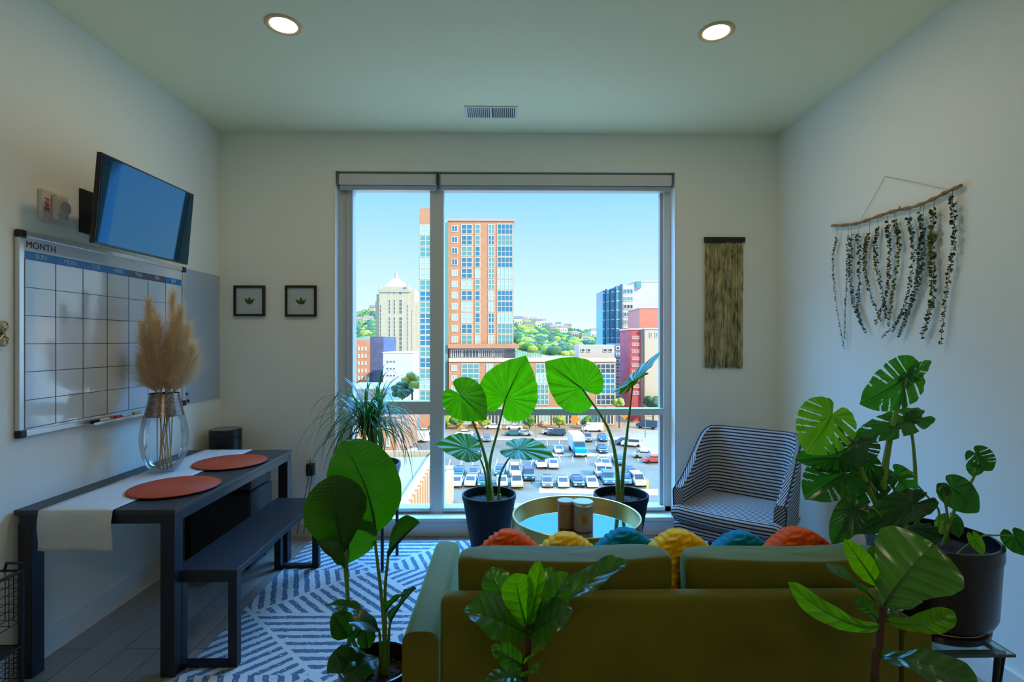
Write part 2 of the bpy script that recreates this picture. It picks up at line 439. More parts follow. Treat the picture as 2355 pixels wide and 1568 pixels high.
# ---- ceiling fittings
LAMP_E = mat('downlight_diffuser', (1, 1, 1), 0.5, emit=(1.0, 0.80, 0.52), es=7)
LAMP_RIM = mat('downlight_trim_ring', (0.75, 0.55, 0.30), 0.5)
WATTS = 3.2
def downlight(x, y, lab=None, watts=WATTS):
    t = thing('ceiling_light', lab or 'round recessed ceiling light behind the camera', 'ceiling light', (x, y, HC), group='recessed ceiling lights')
    MB().lathe([(0.088, 0), (0.088, -0.004), (0.076, -0.008), (0.066, -0.004), (0.062, 0.0)], (x, y, HC), 40).build('trim_ring', LAMP_RIM, t, smooth=True)
    MB().disc((x, y, HC - 0.003), 0.064, 40, flip=True).build('diffuser', LAMP_E, t)
    ld = bpy.data.lights.new('downlight_lamp', 'AREA'); ld.shape = 'DISK'; ld.size = 0.12; ld.energy = watts; ld.color = (1.0, 0.74, 0.46)
    lo_ = bpy.data.objects.new('downlight_lamp', ld); link(lo_); lo_.location = (0, 0, -0.012); lo_.parent = t
p = PZ(652, 57, HC); downlight(p.x, p.y, 'glowing round recessed ceiling light above the television side of the room')
p = PZ(1647, 73, HC); downlight(p.x, p.y, 'glowing round recessed ceiling light nearer the wall with the eucalyptus hanging')
t = thing('added_fill_light', 'wide round fill lamp added out of view in the rear part of the room', 'ceiling light', (0.2, -1.7, HC))  # unseen lamp added behind the camera to brighten the sofa back
MB().lathe([(0.47, 0), (0.47, -0.03), (0.455, -0.045)], (0.2, -1.7, HC), 48).build('housing', WHITEPL, t, smooth='auto')
MB().lathe([(0.455, -0.045), (0.38, -0.06), (0.0, -0.065)], (0.2, -1.7, HC), 48).build('diffuser', mat('fill_light_diffuser', (1, 1, 1), 0.5, emit=(1.0, 0.88, 0.70), es=2.0), t, smooth='auto')
ld = bpy.data.lights.new('added_fill_lamp', 'AREA'); ld.shape = 'DISK'; ld.size = 0.9; ld.energy = 9; ld.color = (1.0, 0.86, 0.66)
lo_ = bpy.data.objects.new('added_fill_lamp', ld); link(lo_); lo_.location = (0, 0, -0.075); lo_.parent = t
a, b_ = PZ(1067, 245, HC), PZ(1190, 268, HC)
vt = thing('ceiling_vent', 'white rectangular slotted air vent in the ceiling before the window', 'air vent', ((a.x + b_.x) / 2, (a.y + b_.y) / 2, HC))
MB().box(a.x, b_.x, b_.y, b_.y + 0.012, HC - 0.008, HC).box(a.x, b_.x, a.y - 0.012, a.y, HC - 0.008, HC).box(a.x, a.x + 0.02, b_.y, a.y, HC - 0.008, HC).box(b_.x - 0.02, b_.x, b_.y, a.y, HC - 0.008, HC).build('frame', TRIM, vt)
MB().box(a.x + 0.015, b_.x - 0.015, b_.y + 0.01, a.y - 0.01, HC - 0.003, HC - 0.0005).build('duct_opening', mat('vent_dark', (0.05, 0.07, 0.07), 0.8), vt)
sl = MB()
for i in range(24):
    x = a.x + 0.03 + (b_.x - a.x - 0.06) * i / 23
    if i in (12,): continue
    sl.obox((x, (a.y + b_.y) / 2, HC - 0.008), (0.0035, 0, 0.003), (0, (a.y - b_.y) / 2 - 0.012, 0), (0.0004, 0, 0.0006))
sl.box((a.x + b_.x) / 2 - 0.006, (a.x + b_.x) / 2 + 0.006, b_.y + 0.01, a.y - 0.01, HC - 0.01, HC - 0.003)
sl.build('slats', TRIM, vt)
# ================================================================== LEFT SIDE
# ---- dining table
TZ = 0.735
ty0, ty1 = PZ(400, 1172, TZ).y, PZ(660, 1034, TZ).y
tx1 = PZ(402, 1172, TZ).x + 0.0; tx0 = XL + 0.012
t = thing('dining_table', 'long black rectangular dining table against the whiteboard wall', 'table', ((tx0 + tx1) / 2, (ty0 + ty1) / 2, 0))
MB().box(tx0, tx1, ty0, ty1, TZ - 0.022, TZ).build('tabletop', BLACKTOP, t, bevel=0.003)
ap = MB()
ap.box(tx0 + 0.02, tx1 - 0.004, ty0 + 0.004, ty0 + 0.05, TZ - 0.062, TZ - 0.022)
ap.box(tx0 + 0.02, tx1 - 0.004, ty1 - 0.05, ty1 - 0.004, TZ - 0.062, TZ - 0.022)
ap.box(tx1 - 0.05, tx1 - 0.004, ty0 + 0.05, ty1 - 0.05, TZ - 0.062, TZ - 0.022)
ap.box(tx0 + 0.02, tx0 + 0.06, ty0 + 0.05, ty1 - 0.05, TZ - 0.062, TZ - 0.022)
ap.build('apron', BLACK, t, bevel=0.002)
lw = 0.062
for (x, y) in ((tx0 + 0.015, ty0 + 0.004), (tx1 - lw - 0.004, ty0 + 0.004), (tx0 + 0.015, ty1 - lw - 0.004), (tx1 - lw - 0.004, ty1 - lw - 0.004)):
    MB().box(x, x + lw, y, y + lw, 0.0, TZ - 0.062).build('leg', BLACK, t, bevel=0.002)

# ---- bench (U frames)
bz = 0.45
by0, by1 = PZ(545, 1310, bz).y, PZ(730, 1144, bz).y
bx1 = PZ(545, 1310, bz).x; bx0 = bx1 - 0.29
t = thing('bench', 'low black bench with square tube frame legs in front of the dining table', 'bench', ((bx0 + bx1) / 2, (by0 + by1) / 2, 0))
MB().box(bx0, bx1, by0, by1, bz - 0.03, bz).build('seat', mat('bench_top', (0.012, 0.015, 0.022), 0.5), t, bevel=0.003)
for (ya) in (by0 + 0.006, by1 - 0.046):
    u = MB(); q = 0.04
    u.box(bx0 + 0.004, bx0 + 0.004 + q, ya, ya + q, 0.001, bz - 0.03); u.box(bx1 - 0.004 - q, bx1 - 0.004, ya, ya + q, 0.001, bz - 0.03)
    u.box(bx0 + 0.004 + q, bx1 - 0.004 - q, ya, ya + q, 0.001, 0.03); u.box(bx0 + 0.004 + q, bx1 - 0.004 - q, ya, ya + q, bz - 0.058, bz - 0.03)
    u.build('leg_frame', BLACK, t, bevel=0.002)

# ---- runner
RUN = mat('white_linen_runner', (0.66, 0.66, 0.64), 0.85, bump=0.35, bscale=260, var=0.04, vscale=40)
ra, rb_ = PZ(102, 1170, TZ).x, PZ(268, 1170, TZ).x
m = MB(); ny = 40
pts = [(ty1 - 0.01 - (ty1 - ty0 - 0.0) * i / 24, TZ + 0.004) for i in range(25)]
pts[-1] = (ty0 - 0.002, TZ + 0.004)
zb = P(180, 1266, ty0 - 0.01).z
pts += [(ty0 - 0.010, TZ - 0.001), (ty0 - 0.013, TZ - 0.02)] + [(ty0 - 0.013 - 0.004 * math.sin(i * 0.7), TZ - 0.02 + (zb - TZ + 0.02) * i / 8) for i in range(1, 9)]
vs = []; fs = []; nx = 10
for i, (y, z) in enumerate(pts):
    for k in range(nx + 1):
        f = k / nx; hang = max(0, TZ - z)
        vs.append((ra + (rb_ - ra) * f + hang * 0.03 * (f - 0.5), y - 0.006 * math.sin(f * 9) * (hang > 0.03), z + 0.0006 * math.sin(f * 22 + i)))
for i in range(len(pts) - 1):
    for k in range(nx): fs.append((i * (nx + 1) + k, i * (nx + 1) + k + 1, (i + 1) * (nx + 1) + k + 1, (i + 1) * (nx + 1) + k))
m.add(vs, fs); o = m.build('table_runner', RUN, smooth=True)
md = o.modifiers.new('s', 'SOLIDIFY'); md.thickness = 0.0025; md.offset = 1
tag(o, 'white linen table runner along the black dining table, hanging over its near end', 'table runner')

# ---- placemats
PM = bpy.data.materials.new('terracotta_woven_mat'); PM.use_nodes = True
N, L = nt(PM); b = N['Principled BSDF']; b.inputs['Roughness'].default_value = 0.6
tc = N.new('ShaderNodeTexCoord'); wv = N.new('ShaderNodeTexWave'); wv.wave_type = 'RINGS'; wv.rings_direction = 'Z'
wv.inputs['Scale'].default_value = 34; wv.inputs['Distortion'].default_value = 0.3; L.new(tc.outputs['Object'], wv.inputs['Vector'])
rp = N.new('ShaderNodeValToRGB'); rp.color_ramp.elements[0].color = (0.34, 0.035, 0.004, 1); rp.color_ramp.elements[1].color = (0.70, 0.085, 0.008, 1)
L.new(wv.outputs['Fac'], rp.inputs[0]); L.new(rp.outputs[0], b.inputs['Base Color'])
bp = N.new('ShaderNodeBump'); bp.inputs['Strength'].default_value = 0.7; bp.inputs['Distance'].default_value = 0.003; L.new(wv.outputs['Fac'], bp.inputs['Height']); L.new(bp.outputs[0], b.inputs['Normal'])
for (px, py, lab) in ((403, 1119, 'round terracotta woven placemat on the near half of the dining table'), (531, 1062, 'round terracotta woven placemat on the far half of the dining table, toward the window')):
    c = PZ(px, py, TZ + 0.008)
    t = thing('placemat', lab, 'placemat', (c.x, c.y, TZ + 0.0078), group='round woven placemats')
    r = 0.200
    MB().lathe([(0.0, 0.004), (r * 0.5, 0.004), (r - 0.004, 0.004), (r, 0.002), (r - 0.004, 0.0), (0.0, 0.0)], (0, 0, 0), 64).build('woven_disc', PM, t, smooth='auto', local=True)
    MB().lathe([(r - 0.006, 0.003), (r - 0.003, 0.0055), (r + 0.002, 0.004), (r + 0.003, 0.002), (r, 0.0)], (0, 0, 0), 64).build('rim', mat('mat_rim', (0.30, 0.04, 0.01), 0.6), t, smooth=True, local=True)

# ---- vase + pampas
vc = PZ(378, 1085, TZ); VZ = TZ + 0.0078
VG = glass_mat('clear_vase_glass', (0.97, 0.985, 0.99), 0.7)
MERC = mat('mercury_glass_band', (0.26, 0.22, 0.20), 0.25, metal=0.9, var=0.5, vscale=70)
t = thing('glass_vase', 'tall clear glass vase with a silvery band on the dining table', 'vase', (vc.x, vc.y, VZ))
kz = vc.y / F
prof = [(0.0, 0.006), (0.060, 0.006), (0.082, 0.03), (0.105, 0.09), (0.116, 0.16), (0.116, 0.21), (0.108, 0.265), (0.097, 0.31)]
top = [(0.097, 0.31), (0.088, 0.35), (0.080, 0.385), (0.073, 0.42), (0.071, 0.435)]
MB().lathe([(0, 0)] + [(r + 0.002, z) for r, z in prof[1:]] , (vc.x, vc.y, VZ), 48).build('body', VG, t, smooth=True)
MB().lathe(top, (vc.x, vc.y, VZ), 48).lathe([(0.071, 0.435), (0.075, 0.437), (0.075, 0.432)], (vc.x, vc.y, VZ), 48).build('silvered_neck', MERC, t, smooth=True)
HAIR = bpy.data.materials.new('pampas_hair'); HAIR.use_nodes = True
N, L = nt(HAIR); b = N['Principled BSDF']; b.inputs['Base Color'].default_value = (0.85, 0.70, 0.47, 1); b.inputs['Roughness'].default_value = 0.9
tr = N.new('ShaderNodeBsdfTranslucent'); tr.inputs[0].default_value = (0.95, 0.75, 0.45, 1); mx = N.new('ShaderNodeMixShader'); mx.inputs[0].default_value = 0.5
L.new(b.outputs[0], mx.inputs[1]); L.new(tr.outputs[0], mx.inputs[2]); L.new(mx.outputs[0], N['Material Output'].inputs[0])
STRAW = mat('dry_straw_stem', (0.55, 0.40, 0.17), 0.6)
t = thing('pampas_grass', 'bunch of dried beige pampas grass plumes standing in the glass vase', 'dried plant', (vc.x, vc.y, VZ))
tips = [((352, 728), .05), ((402, 745), -.04), ((442, 806), -.02), ((324, 830), .03), ((342, 700), .0), ((398, 688), .03), ((328, 760), -.03), ((432, 760), .04), ((362, 745), -.05), ((415, 720), -.02), ((385, 780), .06)]
for i, ((px, py), dy) in enumerate(tips):
    tip = P(px, py, vc.y + dy)
    a = 2 * PI * i / 11
    base = Vector((vc.x + 0.035 * math.cos(a), vc.y + 0.03 * math.sin(a), VZ + 0.012))
    neck = Vector((vc.x + 0.032 * math.cos(a), vc.y + dy * 0.4, VZ + 0.435)); neck.x = vc.x + (tip.x - vc.x) * 0.33
    st = neck + (tip - neck) * 0.02
    g = MB(); rnd = random.Random(i)
    path = bez([st, st.lerp(tip, 0.5) + Vector(((tip.x - vc.x) * 0.18, 0, 0)), tip], 20)
    for q in range(1800):
        s = rnd.random() ** 0.8; k = min(len(path) - 2, int(s * (len(path) - 1))); p0 = path[k].lerp(path[k + 1], rnd.random())
        ax = (path[k + 1] - path[k]).normalized()
        th = rnd.uniform(0, 2 * PI); out = Vector((math.cos(th), math.sin(th), 0))
        spread = (0.95 * math.sin(PI * min(1, s * .9 + .14)) + 0.22)
        ln = rnd.uniform(0.07, 0.145) * (1 - .25 * s)
        d1 = (ax * 0.85 + out * spread * 1.1).normalized(); d2 = (ax * 0.7 + out * spread * 1.9 - Vector((0, 0, 0.35 * rnd.random()))).normalized()
        m1 = p0 + d1 * ln * 0.55; m2 = m1 + d2 * ln * 0.5
        wv_ = out.cross(ax).normalized() * 0.0005 + Vector((0.0003, 0, 0))
        g.add([p0 - wv_, p0 + wv_, m1 + wv_, m1 - wv_, m2], [(0, 1, 2, 3), (3, 2, 4)])
    plume = g.build('plume', HAIR, t)
    MB().tube(bez([base, base.lerp(neck, 0.6), neck, st, path[8], path[16]], 16), 0.0028, 6).build('stem', STRAW, plume)

# ---- black cylinder (air purifier) behind the table
p0 = P(519, 985, 3.74)
t = thing('air_purifier', 'black cylindrical air purifier behind the far end of the dining table', 'air purifier', (p0.x, 3.74, 0))
r = 0.105
MB().lathe([(0, 0.002), (r - .008, 0.002), (r, 0.012), (r, p0.z - 0.055)], (p0.x, 3.74, 0), 48).build('body', BLKPLAST, t, smooth='auto')
MB().lathe([(r + .001, p0.z - 0.052), (r + .001, p0.z - 0.008), (r - 0.006, p0.z)], (p0.x, 3.74, 0), 48).build('top_band', BLKPLAST, t, smooth='auto')
MB().lathe([(r - 0.006, p0.z), (r - 0.02, p0.z - 0.004), (0.05, p0.z - 0.01), (0, p0.z - 0.01)], (p0.x, 3.74, 0), 48).build('grille', mat('grey_grille', (0.20, 0.22, 0.25), 0.35), t, smooth='auto')

# ---- black cabinet under the far end of the table
ux1 = -1.62; ux0 = -2.0; uy0, uy1 = PX(577, 1100, ux1).y, PX(626, 1100, ux1).y
t = thing('storage_cabinet', 'black lidded storage cabinet under the far end of the dining table', 'cabinet', ((ux0 + ux1) / 2, (uy0 + uy1) / 2, 0))
DG = mat('dark_grey_box', (0.035, 0.04, 0.045), 0.5)
MB().rbox(ux0, ux1, uy0, uy1, 0.03, 0.50, 0.006, 2).build('body', DG, t)
MB().rbox(ux0 - .01, ux1 - 0.006, uy0 + 0.01, uy1, 0.507, 0.580, 0.012, 3).build('lid', mat('dark_lid', (0.05, 0.053, 0.055), 0.35), t)
MB().rbox(ux0 + .01, ux1 - .01, uy0 - .012, uy0 + 0.002, 0.05, 0.49, 0.003, 2).build('door', BLACK, t)
for (fx, fy) in ((ux0 + .04, uy0 + .04), (ux1 - .04, uy0 + .04), (ux0 + .04, uy1 - .04), (ux1 - .04, uy1 - .04)):
    MB().tube([(fx, fy, 0), (fx, fy, 0.032)], 0.015, 12).build('foot', BLKPLAST, t)

# ---- whiteboard
WBX = XL + 0.022
a = PX(44, 521, WBX); b_ = PX(50, 1000, WBX); c = PX(427, 620, WBX); d_ = PX(427, 935, WBX)
wy0, wy1 = a.y, c.y; wz1 = (a.z + c.z) / 2; wz0 = (b_.z + d_.z) / 2
t = thing('whiteboard', 'large framed monthly calendar whiteboard on the wall above the dining table', 'whiteboard', (XL, (wy0 + wy1) / 2, wz0))
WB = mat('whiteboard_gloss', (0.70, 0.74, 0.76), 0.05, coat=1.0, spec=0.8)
ALU = mat('aluminium_frame', (0.72, 0.74, 0.76), 0.3, metal=0.6)
MB().box(XL + 0.001, XL + 0.014, wy0 + 0.01, wy1 - 0.01, wz0 + 0.01, wz1 - 0.01).build('writing_surface', WB, t)
f = MB(); q = 0.024
f.box(XL + 0.001, WBX, wy0, wy0 + q, wz0 + q, wz1 - q).box(XL + 0.001, WBX, wy1 - q, wy1, wz0 + q, wz1 - q).box(XL + 0.001, WBX, wy0 + q, wy1 - q, wz0, wz0 + q).box(XL + 0.001, WBX, wy0 + q, wy1 - q, wz1 - q, wz1)
f.build('frame', ALU, t, bevel=0.002)
for (y, z) in ((wy0, wz0), (wy1 - 0.03, wz0), (wy0, wz1 - 0.03), (wy1 - 0.03, wz1 - 0.03)):
    MB().rbox(XL + 0.001, WBX + 0.006, y - 0.003, y + 0.033, z - 0.003, z + 0.033, 0.006, 2).build('corner_cap', BLKPLAST, t)
GX = XL + 0.0146
gy0, gy1 = wy0 + 0.035, wy1 - 0.035
zh1 = wz1 - 0.085; zh0 = wz1 - 0.122; gz0 = wz0 + 0.035
LN = mat('board_grid_line', (0.05, 0.06, 0.10), 0.4)
g = MB()
for i in range(8):
    y = gy0 + (gy1 - gy0) * i / 7; g.box(GX, GX + 0.0006, y - 0.0014, y + 0.0014, gz0, zh0)
for i in range(7):
    z = gz0 + (zh0 - gz0) * i / 6; g.box(GX, GX + 0.0006, gy0, gy1, z - 0.0014, z + 0.0014)
g.build('calendar_grid', LN, t)
SB = mat('header_blue', (0.0, 0.20, 0.50), 0.3); SG = mat('header_grey', (0.12, 0.12, 0.16), 0.3)
def txt(s, size, loc, rot, m, parent, name='lettering', ax='CENTER'):
    cu = bpy.data.curves.new(name, 'FONT'); cu.body = s; cu.size = size; cu.align_x = ax; cu.align_y = 'CENTER'; cu.extrude = 0.0003
    cu.materials.append(m); o = bpy.data.objects.new(name, cu); link(o)
    dg = bpy.context.evaluated_depsgraph_get(); me = bpy.data.meshes.new_from_object(o.evaluated_get(dg)); bpy.data.objects.remove(o)
    o = bpy.data.objects.new(name, me); link(o)
    o.location = Vector(loc) - root_loc(parent); o.rotation_euler = rot; o.parent = parent; return o
for i, s in enumerate(('SUN', 'MON', 'TUE', 'WED', 'THU', 'FRI', 'SAT')):
    ya, yb = gy0 + (gy1 - gy0) * i / 7, gy0 + (gy1 - gy0) * (i + 1) / 7
    hb = MB().box(GX, GX + 0.0008, ya, yb, zh0, zh1).build('day_header', SB if i in (0, 1, 2, 3, 6) else SG, t)  # MON to WED are blue from glare put into their colour
    cu = txt(s, 0.030, (GX + 0.0013, (ya + yb) / 2, (zh0 + zh1) / 2), (PI / 2, 0, PI / 2), mat('header_text', (0.6, 0.75, 0.85), 0.4), t)
txt('MONTH', 0.042, (GX + 0.0008, gy0 + 0.004, zh1 + 0.028), (PI / 2, 0, PI / 2), mat('board_black_ink', (0.02, 0.025, 0.06), 0.4), t, ax='LEFT')
# pen tray on the lower frame
pt = PX(205, 965, XL + 0.04).y, PX(400, 940, XL + 0.04).y
MB().box(WBX, WBX + 0.045, pt[0], pt[1], wz0 - 0.002, wz0 + 0.003).box(WBX + 0.042, WBX + 0.045, pt[0], pt[1], wz0 + 0.003, wz0 + 0.010).build('pen_tray', ALU, t)
def marker(y, colr, lab, L_=0.12, cap=None, z=None, X=None, nm='marker_pen'):
    X = X or WBX + 0.022; z = z or wz0 + 0.012
    t = thing(nm, lab, 'marker pen', (X, y, z - 0.009))
    MB().tube([(X, y + 0.045, z), (X, y + 0.045 + L_ - 0.05, z)], 0.0085, 14).build('barrel', mat('marker_white', (0.75, 0.75, 0.75), 0.3), t, smooth='auto')
    MB().tube([(X, y, z), (X, y + 0.045, z)], 0.0092, 14).build('cap', colr, t, smooth='auto')
marker(pt[0] + 0.01, BLKPLAST, 'white marker pen with a black cap on the whiteboard tray')
marker(pt[0] + 0.17, mat('cap_red', (0.6, 0.04, 0.02), 0.35), 'marker pen with a red cap on the whiteboard tray')
marker(pt[0] + 0.31, mat('cap_yellow', (0.75, 0.45, 0.02), 0.35), 'marker pen with a yellow cap on the whiteboard tray')

# ---- blank glossy panel right of the whiteboard
PXX = XL + 0.006
ya, yb = wy1 + 0.012, PX(505, 700, PXX).y
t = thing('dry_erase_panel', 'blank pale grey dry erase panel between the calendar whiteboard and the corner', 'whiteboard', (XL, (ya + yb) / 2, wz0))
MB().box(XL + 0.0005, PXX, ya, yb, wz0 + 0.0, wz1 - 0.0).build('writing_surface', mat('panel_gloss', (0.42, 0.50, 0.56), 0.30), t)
for (px, py, nm, cl) in ((430, 906, 'green', (0.01, 0.2, 0.1)), (433, 922, 'black', (0.01, 0.01, 0.015))):
    q = PX(px, py, PXX + 0.01)
    y = max(q.y, ya + 0.012)
    tt = thing('magnet', 'small %s round magnet on the blank panel beside the calendar whiteboard' % nm, 'magnet', (PXX, y + 0.01, q.z))
    MB().tube([(PXX, y + 0.01, q.z), (PXX + 0.009, y + 0.01, q.z)], [0.011, 0.009], 20).build('magnet_body', mat('magnet_' + nm, cl, 0.3), tt, smooth='auto')

# ---- television
TV = thing('television', 'black flat television on a wall arm, tilted down above the whiteboard', 'television', (XL, 2.75, 2.15))
A = P(233, 352, 2.40); Bc = P(445, 445, 3.10); Cc = P(431, 611, 3.10); Dd = P(213, 556, 2.40)
A.x = -1.862; Bc.x = -1.862; Dd.x = -1.902; Cc.x = -1.902
A = P(233, 352, 2.40); Dd = P(213, 556, 2.40); Bc = P(445, 445, 3.10); Cc = P(431, 611, 3.10)
cen = (A + Bc + Cc + Dd) / 4; hx = ((Bc + Cc) - (A + Dd)) / 4; hz = ((A + Bc) - (Cc + Dd)) / 4
hx_n = hx.normalized(); hz = (hz - hx_n * hz.dot(hx_n)); hz_n = hz.normalized(); nn = hx_n.cross(hz_n).normalized()
if nn.x < 0: nn = -nn
TVS = mat('tv_screen', (0.004, 0.010, 0.022), 0.03, spec=1.0, ior=1.9); TVS.node_tree.nodes['Principled BSDF'].inputs['Specular Tint'].default_value = (0.12, 0.55, 1.0, 1)
TVB = mat('tv_bezel', (0.006, 0.006, 0.007), 0.25)
MB().obox(cen - nn * 0.008, hx, hz, nn * 0.012).build('housing', TVB, TV, bevel=0.003)
MB().obox(cen - nn * 0.03, hx * 0.7, hz * 0.6, nn * 0.018).build('rear_cover', BLKPLAST, TV, bevel=0.006)
MB().obox(cen + nn * 0.0045, hx * 0.975, hz * 0.955, nn * 0.001).build('screen', TVS, TV)
arm = MB(); wc = Vector((XL, cen.y, cen.z))
arm.box(XL, XL + 0.012, cen.y - 0.11, cen.y + 0.11, cen.z - 0.11, cen.z + 0.11)
bk = cen - nn * 0.045
arm.bar((XL + 0.01, cen.y, cen.z), (XL + 0.10, cen.y + 0.06, cen.z), 0.03, 0.03); arm.bar((XL + 0.10, cen.y + 0.06, cen.z), bk, 0.025, 0.025)
arm.obox(bk, hx * 0.28, hz * 0.35, nn * 0.006)
arm.build('wall_bracket', BLACK, TV)

# ---- fire alarm
q0, q1 = PX(86, 440, XL), PX(150, 510, XL + 0.03)
zc = (PX(118, 440, XL + .02).z + PX(118, 510, XL + .02).z) / 2; hh = 0.072
t = thing('fire_alarm', 'white wall mounted fire alarm sounder with red lettering beside the television', 'fire alarm', (XL, (q0.y + q1.y) / 2, zc))
AW = mat('alarm_white', (0.72, 0.66, 0.58), 0.4)
MB().rbox(XL, XL + 0.022, q0.y, q1.y, zc - hh, zc + hh, 0.004, 2).build('back_plate', AW, t)
MB().rbox(XL + 0.02, XL + 0.055, q0.y + 0.045, q1.y - 0.003, zc - hh * .9, zc + hh * .9, 0.012, 3).build('sounder', AW, t)
MB().lathe([(0.034, 0), (0.034, 0.005), (0.030, 0.008), (0, 0.009)], (0, 0, 0), 32).build('speaker_disc', AW, t, smooth='auto', local=True)
o = t.children[-1]; o.rotation_euler = (0, PI / 2, 0); o.location = (0.055, (q0.y + 0.045 + q1.y) / 2 - (q0.y + q1.y) / 2, 0)
txt('FIRE', 0.034, (XL + 0.0235, q0.y + 0.022, zc + 0.004), (0, PI / 2, 0), mat('alarm_red', (0.6, 0.02, 0.01), 0.4), t)
t.children[-1].rotation_euler = (PI / 2, PI / 2, PI / 2)

# ---- gold wall ornament at the left edge
q = PX(8, 767, XL + 0.012)
t = thing('wall_ornament', 'small gold openwork metal ornament on the wall left of the whiteboard', 'wall ornament', (XL, q.y, q.z))
o1 = MB(); s = 0.052
def gp(y, z): return (XL + 0.012, q.y + y * s, q.z + z * s)
o1.tube([gp(.35 * math.cos(a_), .72 + .28 * math.sin(a_)) for a_ in [i * PI / 8 for i in range(17)]], 0.004, 6)
o1.tube([gp(.35 * math.cos(a_), -.72 + .28 * math.sin(a_)) for a_ in [i * PI / 8 for i in range(17)]], 0.004, 6)
o1.tube([gp(-.4, .5), gp(.1, 0), gp(-.4, -.5)], 0.005, 6).tube([gp(.4, .5), gp(0, .1), gp(0, -.1), gp(.4, -.5)], 0.005, 6).tube([gp(-.45, .9), gp(-.45, -.9)], 0.004, 6)
o1.build('scrollwork', mat('aged_gold', (0.55, 0.36, 0.15), 0.35, metal=0.9), t, smooth='auto')
MB().tube([(XL, q.y, q.z), (XL + 0.012, q.y, q.z)], 0.004, 8).build('fixing_pin', BLKPLAST, t)

# ---- wire basket cart at the lower left
cx1 = P(50, 1400, 2.10).x; cy1 = 2.10; cx0 = XL + 0.05; cy0 = 1.62; ztop = P(48, 1312, 2.10).z; zs = P(40, 1485, 2.10).z
t = thing('wire_cart', 'black wire basket cart beside the near end of the dining table', 'cart', ((cx0 + cx1) / 2, (cy0 + cy1) / 2, 0))
fr_ = MB()
for (x, y) in ((cx0, cy0), (cx1, cy0), (cx0, cy1), (cx1, cy1)):
    fr_.tube([(x, y, 0.035), (x, y, ztop)], 0.008, 10)
for z in (ztop, zs, 0.08):
    fr_.tube([(cx0, cy0, z), (cx1, cy0, z), (cx1, cy1, z), (cx0, cy1, z), (cx0, cy0, z)], 0.007, 8)
fr_.build('frame', BLACK, t, smooth='auto')
def basket(zt, zb_, nm):
    k = MB(); rr = 0.0016
    n = 9
    for i in range(n + 1):
        for x in (cx0, cx1):
            y = cy0 + (cy1 - cy0) * i / n; k.tube([(x, y, zt), (x, y, zb_)], rr, 5)
    for i in range(6):
        for y in (cy0, cy1):
            x = cx0 + (cx1 - cx0) * i / 5; k.tube([(x, y, zt), (x, y, zb_)], rr, 5)
    for j in range(6):
        z = zb_ + (zt - zb_) * j / 6; k.tube([(cx0, cy0, z), (cx1, cy0, z), (cx1, cy1, z), (cx0, cy1, z), (cx0, cy0, z)], rr, 5)
    for i in range(12):
        y = cy0 + (cy1 - cy0) * i / 11; k.tube([(cx0, y, zb_), (cx1, y, zb_)], rr, 5)
    k.build(nm, BLACK, t)
basket(ztop - 0.005, ztop - 0.20, 'basket'); basket(zs - 0.01, zs - 0.13, 'basket')
MB().box(cx0 + 0.006, cx1 - 0.006, cy0 + 0.006, cy1 - 0.006, zs - 0.004, zs + 0.004).build('shelf', BLKPLAST, t)
MB().tube([(cx1, cy1, ztop + 0.005), (cx1 + 0.01, cy1, ztop + 0.03), (cx1 - 0.05, cy1 - 0.01, ztop + 0.035), (cx1 - 0.06, cy1 - 0.01, ztop)], 0.006, 8).build('handle', BLACK, t, smooth='auto')
for (x, y) in ((cx0, cy0), (cx1, cy0), (cx0, cy1), (cx1, cy1)):
    MB().tube([(x - 0.008, y, 0.0185), (x + 0.008, y, 0.0185)], 0.018, 14).build('caster', BLKPLAST, t)

